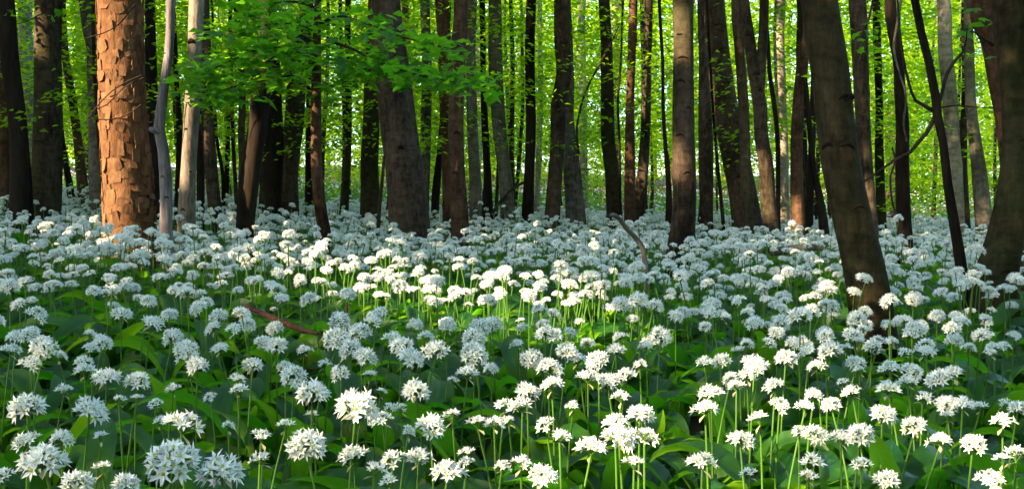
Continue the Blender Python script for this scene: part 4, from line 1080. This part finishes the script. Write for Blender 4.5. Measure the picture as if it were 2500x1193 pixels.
def leafy_plant(g):
    k = Kit()
    a0 = g.uniform(0, 6.28)
    for q in range(3):
        m = Euler((g.normal(0, .12), g.normal(0, .12), a0 + q * 2.1 + g.normal(0, .4))).to_matrix().to_4x4() @ Matrix.Scale(g.uniform(.75, 1.1), 4)
        k.merge(LFK[int(g.integers(14))], m, {0: 0})
    return k.mesh('wild_garlic_leaves', ['garlic_leaf'])
def source(name, meshes):
    c = bpy.data.collections.new(name)
    for q, me in enumerate(meshes):
        c.objects.link(bpy.data.objects.new('%s_%02d' % (name, q), me))
    return c
SRC = source('garlic_source', [joined_plant(g, 'full') for _ in range(9)] + [joined_plant(g, 'half') for _ in range(5)])
SRL = source('garlic_leaf_source', [leafy_plant(g) for _ in range(8)])

def scatter(name, label, cat, coll, pos, rot, scl, idx):
    me = bpy.data.meshes.new(name)
    n = len(pos)
    me.vertices.add(n); me.vertices.foreach_set('co', np.asarray(pos, np.float32).ravel())
    a = me.attributes.new('rot', 'FLOAT_VECTOR', 'POINT'); a.data.foreach_set('vector', np.asarray(rot, np.float32).ravel())
    a = me.attributes.new('scl', 'FLOAT_VECTOR', 'POINT'); a.data.foreach_set('vector', np.asarray(scl, np.float32).ravel())
    a = me.attributes.new('idx', 'INT', 'POINT'); a.data.foreach_set('value', np.asarray(idx, np.int32))
    o = link(name, me)
    o['kind'] = 'stuff'; o['label'] = label; o['category'] = cat
    ng = bpy.data.node_groups.new(name + '_nodes', 'GeometryNodeTree')
    ng.interface.new_socket('Geometry', in_out='INPUT', socket_type='NodeSocketGeometry')
    ng.interface.new_socket('Geometry', in_out='OUTPUT', socket_type='NodeSocketGeometry')
    gi = ng.nodes.new('NodeGroupInput'); go = ng.nodes.new('NodeGroupOutput')
    ci = ng.nodes.new('GeometryNodeCollectionInfo'); ci.inputs['Collection'].default_value = coll
    ci.inputs['Separate Children'].default_value = True; ci.inputs['Reset Children'].default_value = True
    ip = ng.nodes.new('GeometryNodeInstanceOnPoints'); ip.inputs['Pick Instance'].default_value = True
    def attr(nm, ty):
        q = ng.nodes.new('GeometryNodeInputNamedAttribute'); q.data_type = ty; q.inputs['Name'].default_value = nm
        return q.outputs['Attribute']
    L = ng.links.new
    L(gi.outputs[0], ip.inputs['Points']); L(ci.outputs[0], ip.inputs['Instance'])
    L(attr('idx', 'INT'), ip.inputs['Instance Index']); L(attr('rot', 'FLOAT_VECTOR'), ip.inputs['Rotation']); L(attr('scl', 'FLOAT_VECTOR'), ip.inputs['Scale'])
    L(ip.outputs[0], go.inputs[0])
    md_ = o.modifiers.new('scatter', 'NODES'); md_.node_group = ng
    return o

AVOID = []
for (px_, py_, h_, r_) in [(620, 760, .33, .13), (660, 780, .33, .15), (700, 800, .33, .15), (740, 815, .33, .15), (1575, 668, .37, .10), (1560, 640, .37, .10), (752, 815, .33, .14), (775, 805, .33, .12), (848, 790, .36, .08), (1945, 622, .40, .2), (1905, 622, .40, .2)]:
    q_ = P(px_, py_, depth_on(px_, py_, h_)); AVOID.append((q_[0], q_[1] - 0.04, r_))
def points(g, dens, d0, d1, half=0.52, pad=0.6):
    n = int(dens * half * (d1 * d1 - d0 * d0) + dens * 2 * pad * (d1 - d0))
    y = np.sqrt(g.uniform(d0 * d0, d1 * d1, n)); x = g.uniform(-1, 1, n) * (half * y + pad)
    keep = np.ones(n, bool)
    for a, b, c in TPOS:
        keep &= (x - a) ** 2 + (y - b) ** 2 > (c + 0.02) ** 2
    for a, b, c in AVOID:
        keep &= (x - a) ** 2 + (y - b) ** 2 > c ** 2
    return x[keep], y[keep]
g = np.random.default_rng(77)
xa, ya = points(g, 88, 3.9, 12)
xb, yb = points(g, 75, 12, 22)
xc, yc = points(g, 9, 22, 40)
x = np.concatenate([xa, xb, xc]); y = np.concatenate([ya, yb, yc])
# patchy stand: thinner where a slow wave runs low
pat = 0.5 + 0.5 * np.sin(1.3 * x + 0.7 * y) * np.sin(0.9 * y - 0.5 * x + 2)
k = g.uniform(0, 1, len(x)) < 0.55 + 0.6 * pat
x, y = x[k], y[k]; n = len(x)
s = g.normal(1.0, 0.10, n); hs = s * g.normal(1.0, 0.09, n)
scatter('wild_garlic_carpet', 'dense carpet of small white wild garlic flowers between the trunks', 'wild garlic', SRC,
        np.stack([x, y, ground(x, y)], 1), np.stack([g.normal(0, .06, n), g.normal(0, .06, n), g.uniform(0, 6.28, n)], 1),
        np.stack([s, s, hs], 1), g.integers(0, 14, n))
xl, yl = points(g, 85, 0.75, 5.0, 0.55, 0.5); xm, ym = points(g, 36, 5.0, 16)
x = np.concatenate([xl, xm]); y = np.concatenate([yl, ym]); n = len(x)
s = g.normal(1.0, 0.14, n)
# plants close to the lens stay low
s = np.where(y < 1.3, s * 0.75, s)
scatter('wild_garlic_leaves', 'broad glossy wild garlic leaves covering the ground under the flowers', 'ground cover', SRL,
        np.stack([x, y, ground(x, y)], 1), np.stack([g.normal(0, .08, n), g.normal(0, .08, n), g.uniform(0, 6.28, n)], 1),
        np.stack([s, s, s], 1), g.integers(0, 8, n))

# ------------------------------------------------------------------ dead wood in the flowers
def stick(name, label, px, m, lift=None, sides=10):
    pts = []
    for (x_, y_, w, d) in px:
        q = P(x_, y_, d); pts.append([*q, 0.5 * w * d / F])
    pts = np.array(pts)
    base = pts[-1, :3].copy()
    pts[:, :3] -= base
    return thing(name, label, 'dead branch', base, None, tube_mesh(name, catmull(pts, 0.03), m, sides, noise=0.07, seed=9))
d0 = depth_on(1578, 668, 0.37)
stick('dead_stick', 'pale tan dead stick arching up out of the flowers', [(1486, 527, 7, d0 - .25), (1496, 524, 11, d0 - .2), (1512, 534, 12, d0 - .15), (1530, 558, 12, d0 - .08), (1552, 580, 13, d0), (1568, 602, 13, d0), (1574, 630, 13, d0), (1577, 660, 14, d0), (1580, 720, 15, d0)], 'deadpale')
d1 = depth_on(680, 780, 0.33)
stick('fallen_branch', 'rotten red-brown branch lying among the garlic leaves', [(600, 745, 9, d1 + .12), (625, 758, 13, d1 + .08), (665, 775, 15, d1 + .02), (705, 792, 15, d1 - .03), (745, 806, 13, d1 - .08), (775, 815, 8, d1 - .1)], 'redwood')
d2 = depth_on(1945, 610, 0.40)
stick('fallen_log', 'mossy grey log half sunk in the flowers near the straight brown trunk', [(1880, 618, 14, d2), (1905, 612, 22, d2), (1950, 606, 22, d2), (1990, 604, 18, d2), (2010, 606, 8, d2)], 'grey')
d3 = depth_on(848, 770, 0.36)
stick('twig_stump', 'short upright orange twig near the fallen red-brown branch', [(846, 738, 4, d3), (848, 752, 7, d3), (846, 770, 9, d3), (850, 810, 9, d3)], 'redwood')
for q, (px, py, rz, s) in enumerate([(752, 800, 0.4, 1.0), (772, 790, 1.9, 0.9), (740, 790, -1.2, 0.8)]):
    d = depth_on(px, py, 0.30)
    p = P(px, py, d)
    if q == 0:
        yl_ = thing('yellowing_garlic', 'yellowing broad garlic leaves beside the fallen red-brown branch', 'leaves', (p[0], p[1], float(ground(p[0], p[1]))))
    link('leaf', YLM, yl_, (0.01 * q, 0, 0), (0, 0, rz), (s * 1.2, s * 1.2, s * 1.35))
print('plants', len(plants), 'listed', listed, 'plates', cnt, 'shade trees', nb, 'under', nu, 'far', nf)
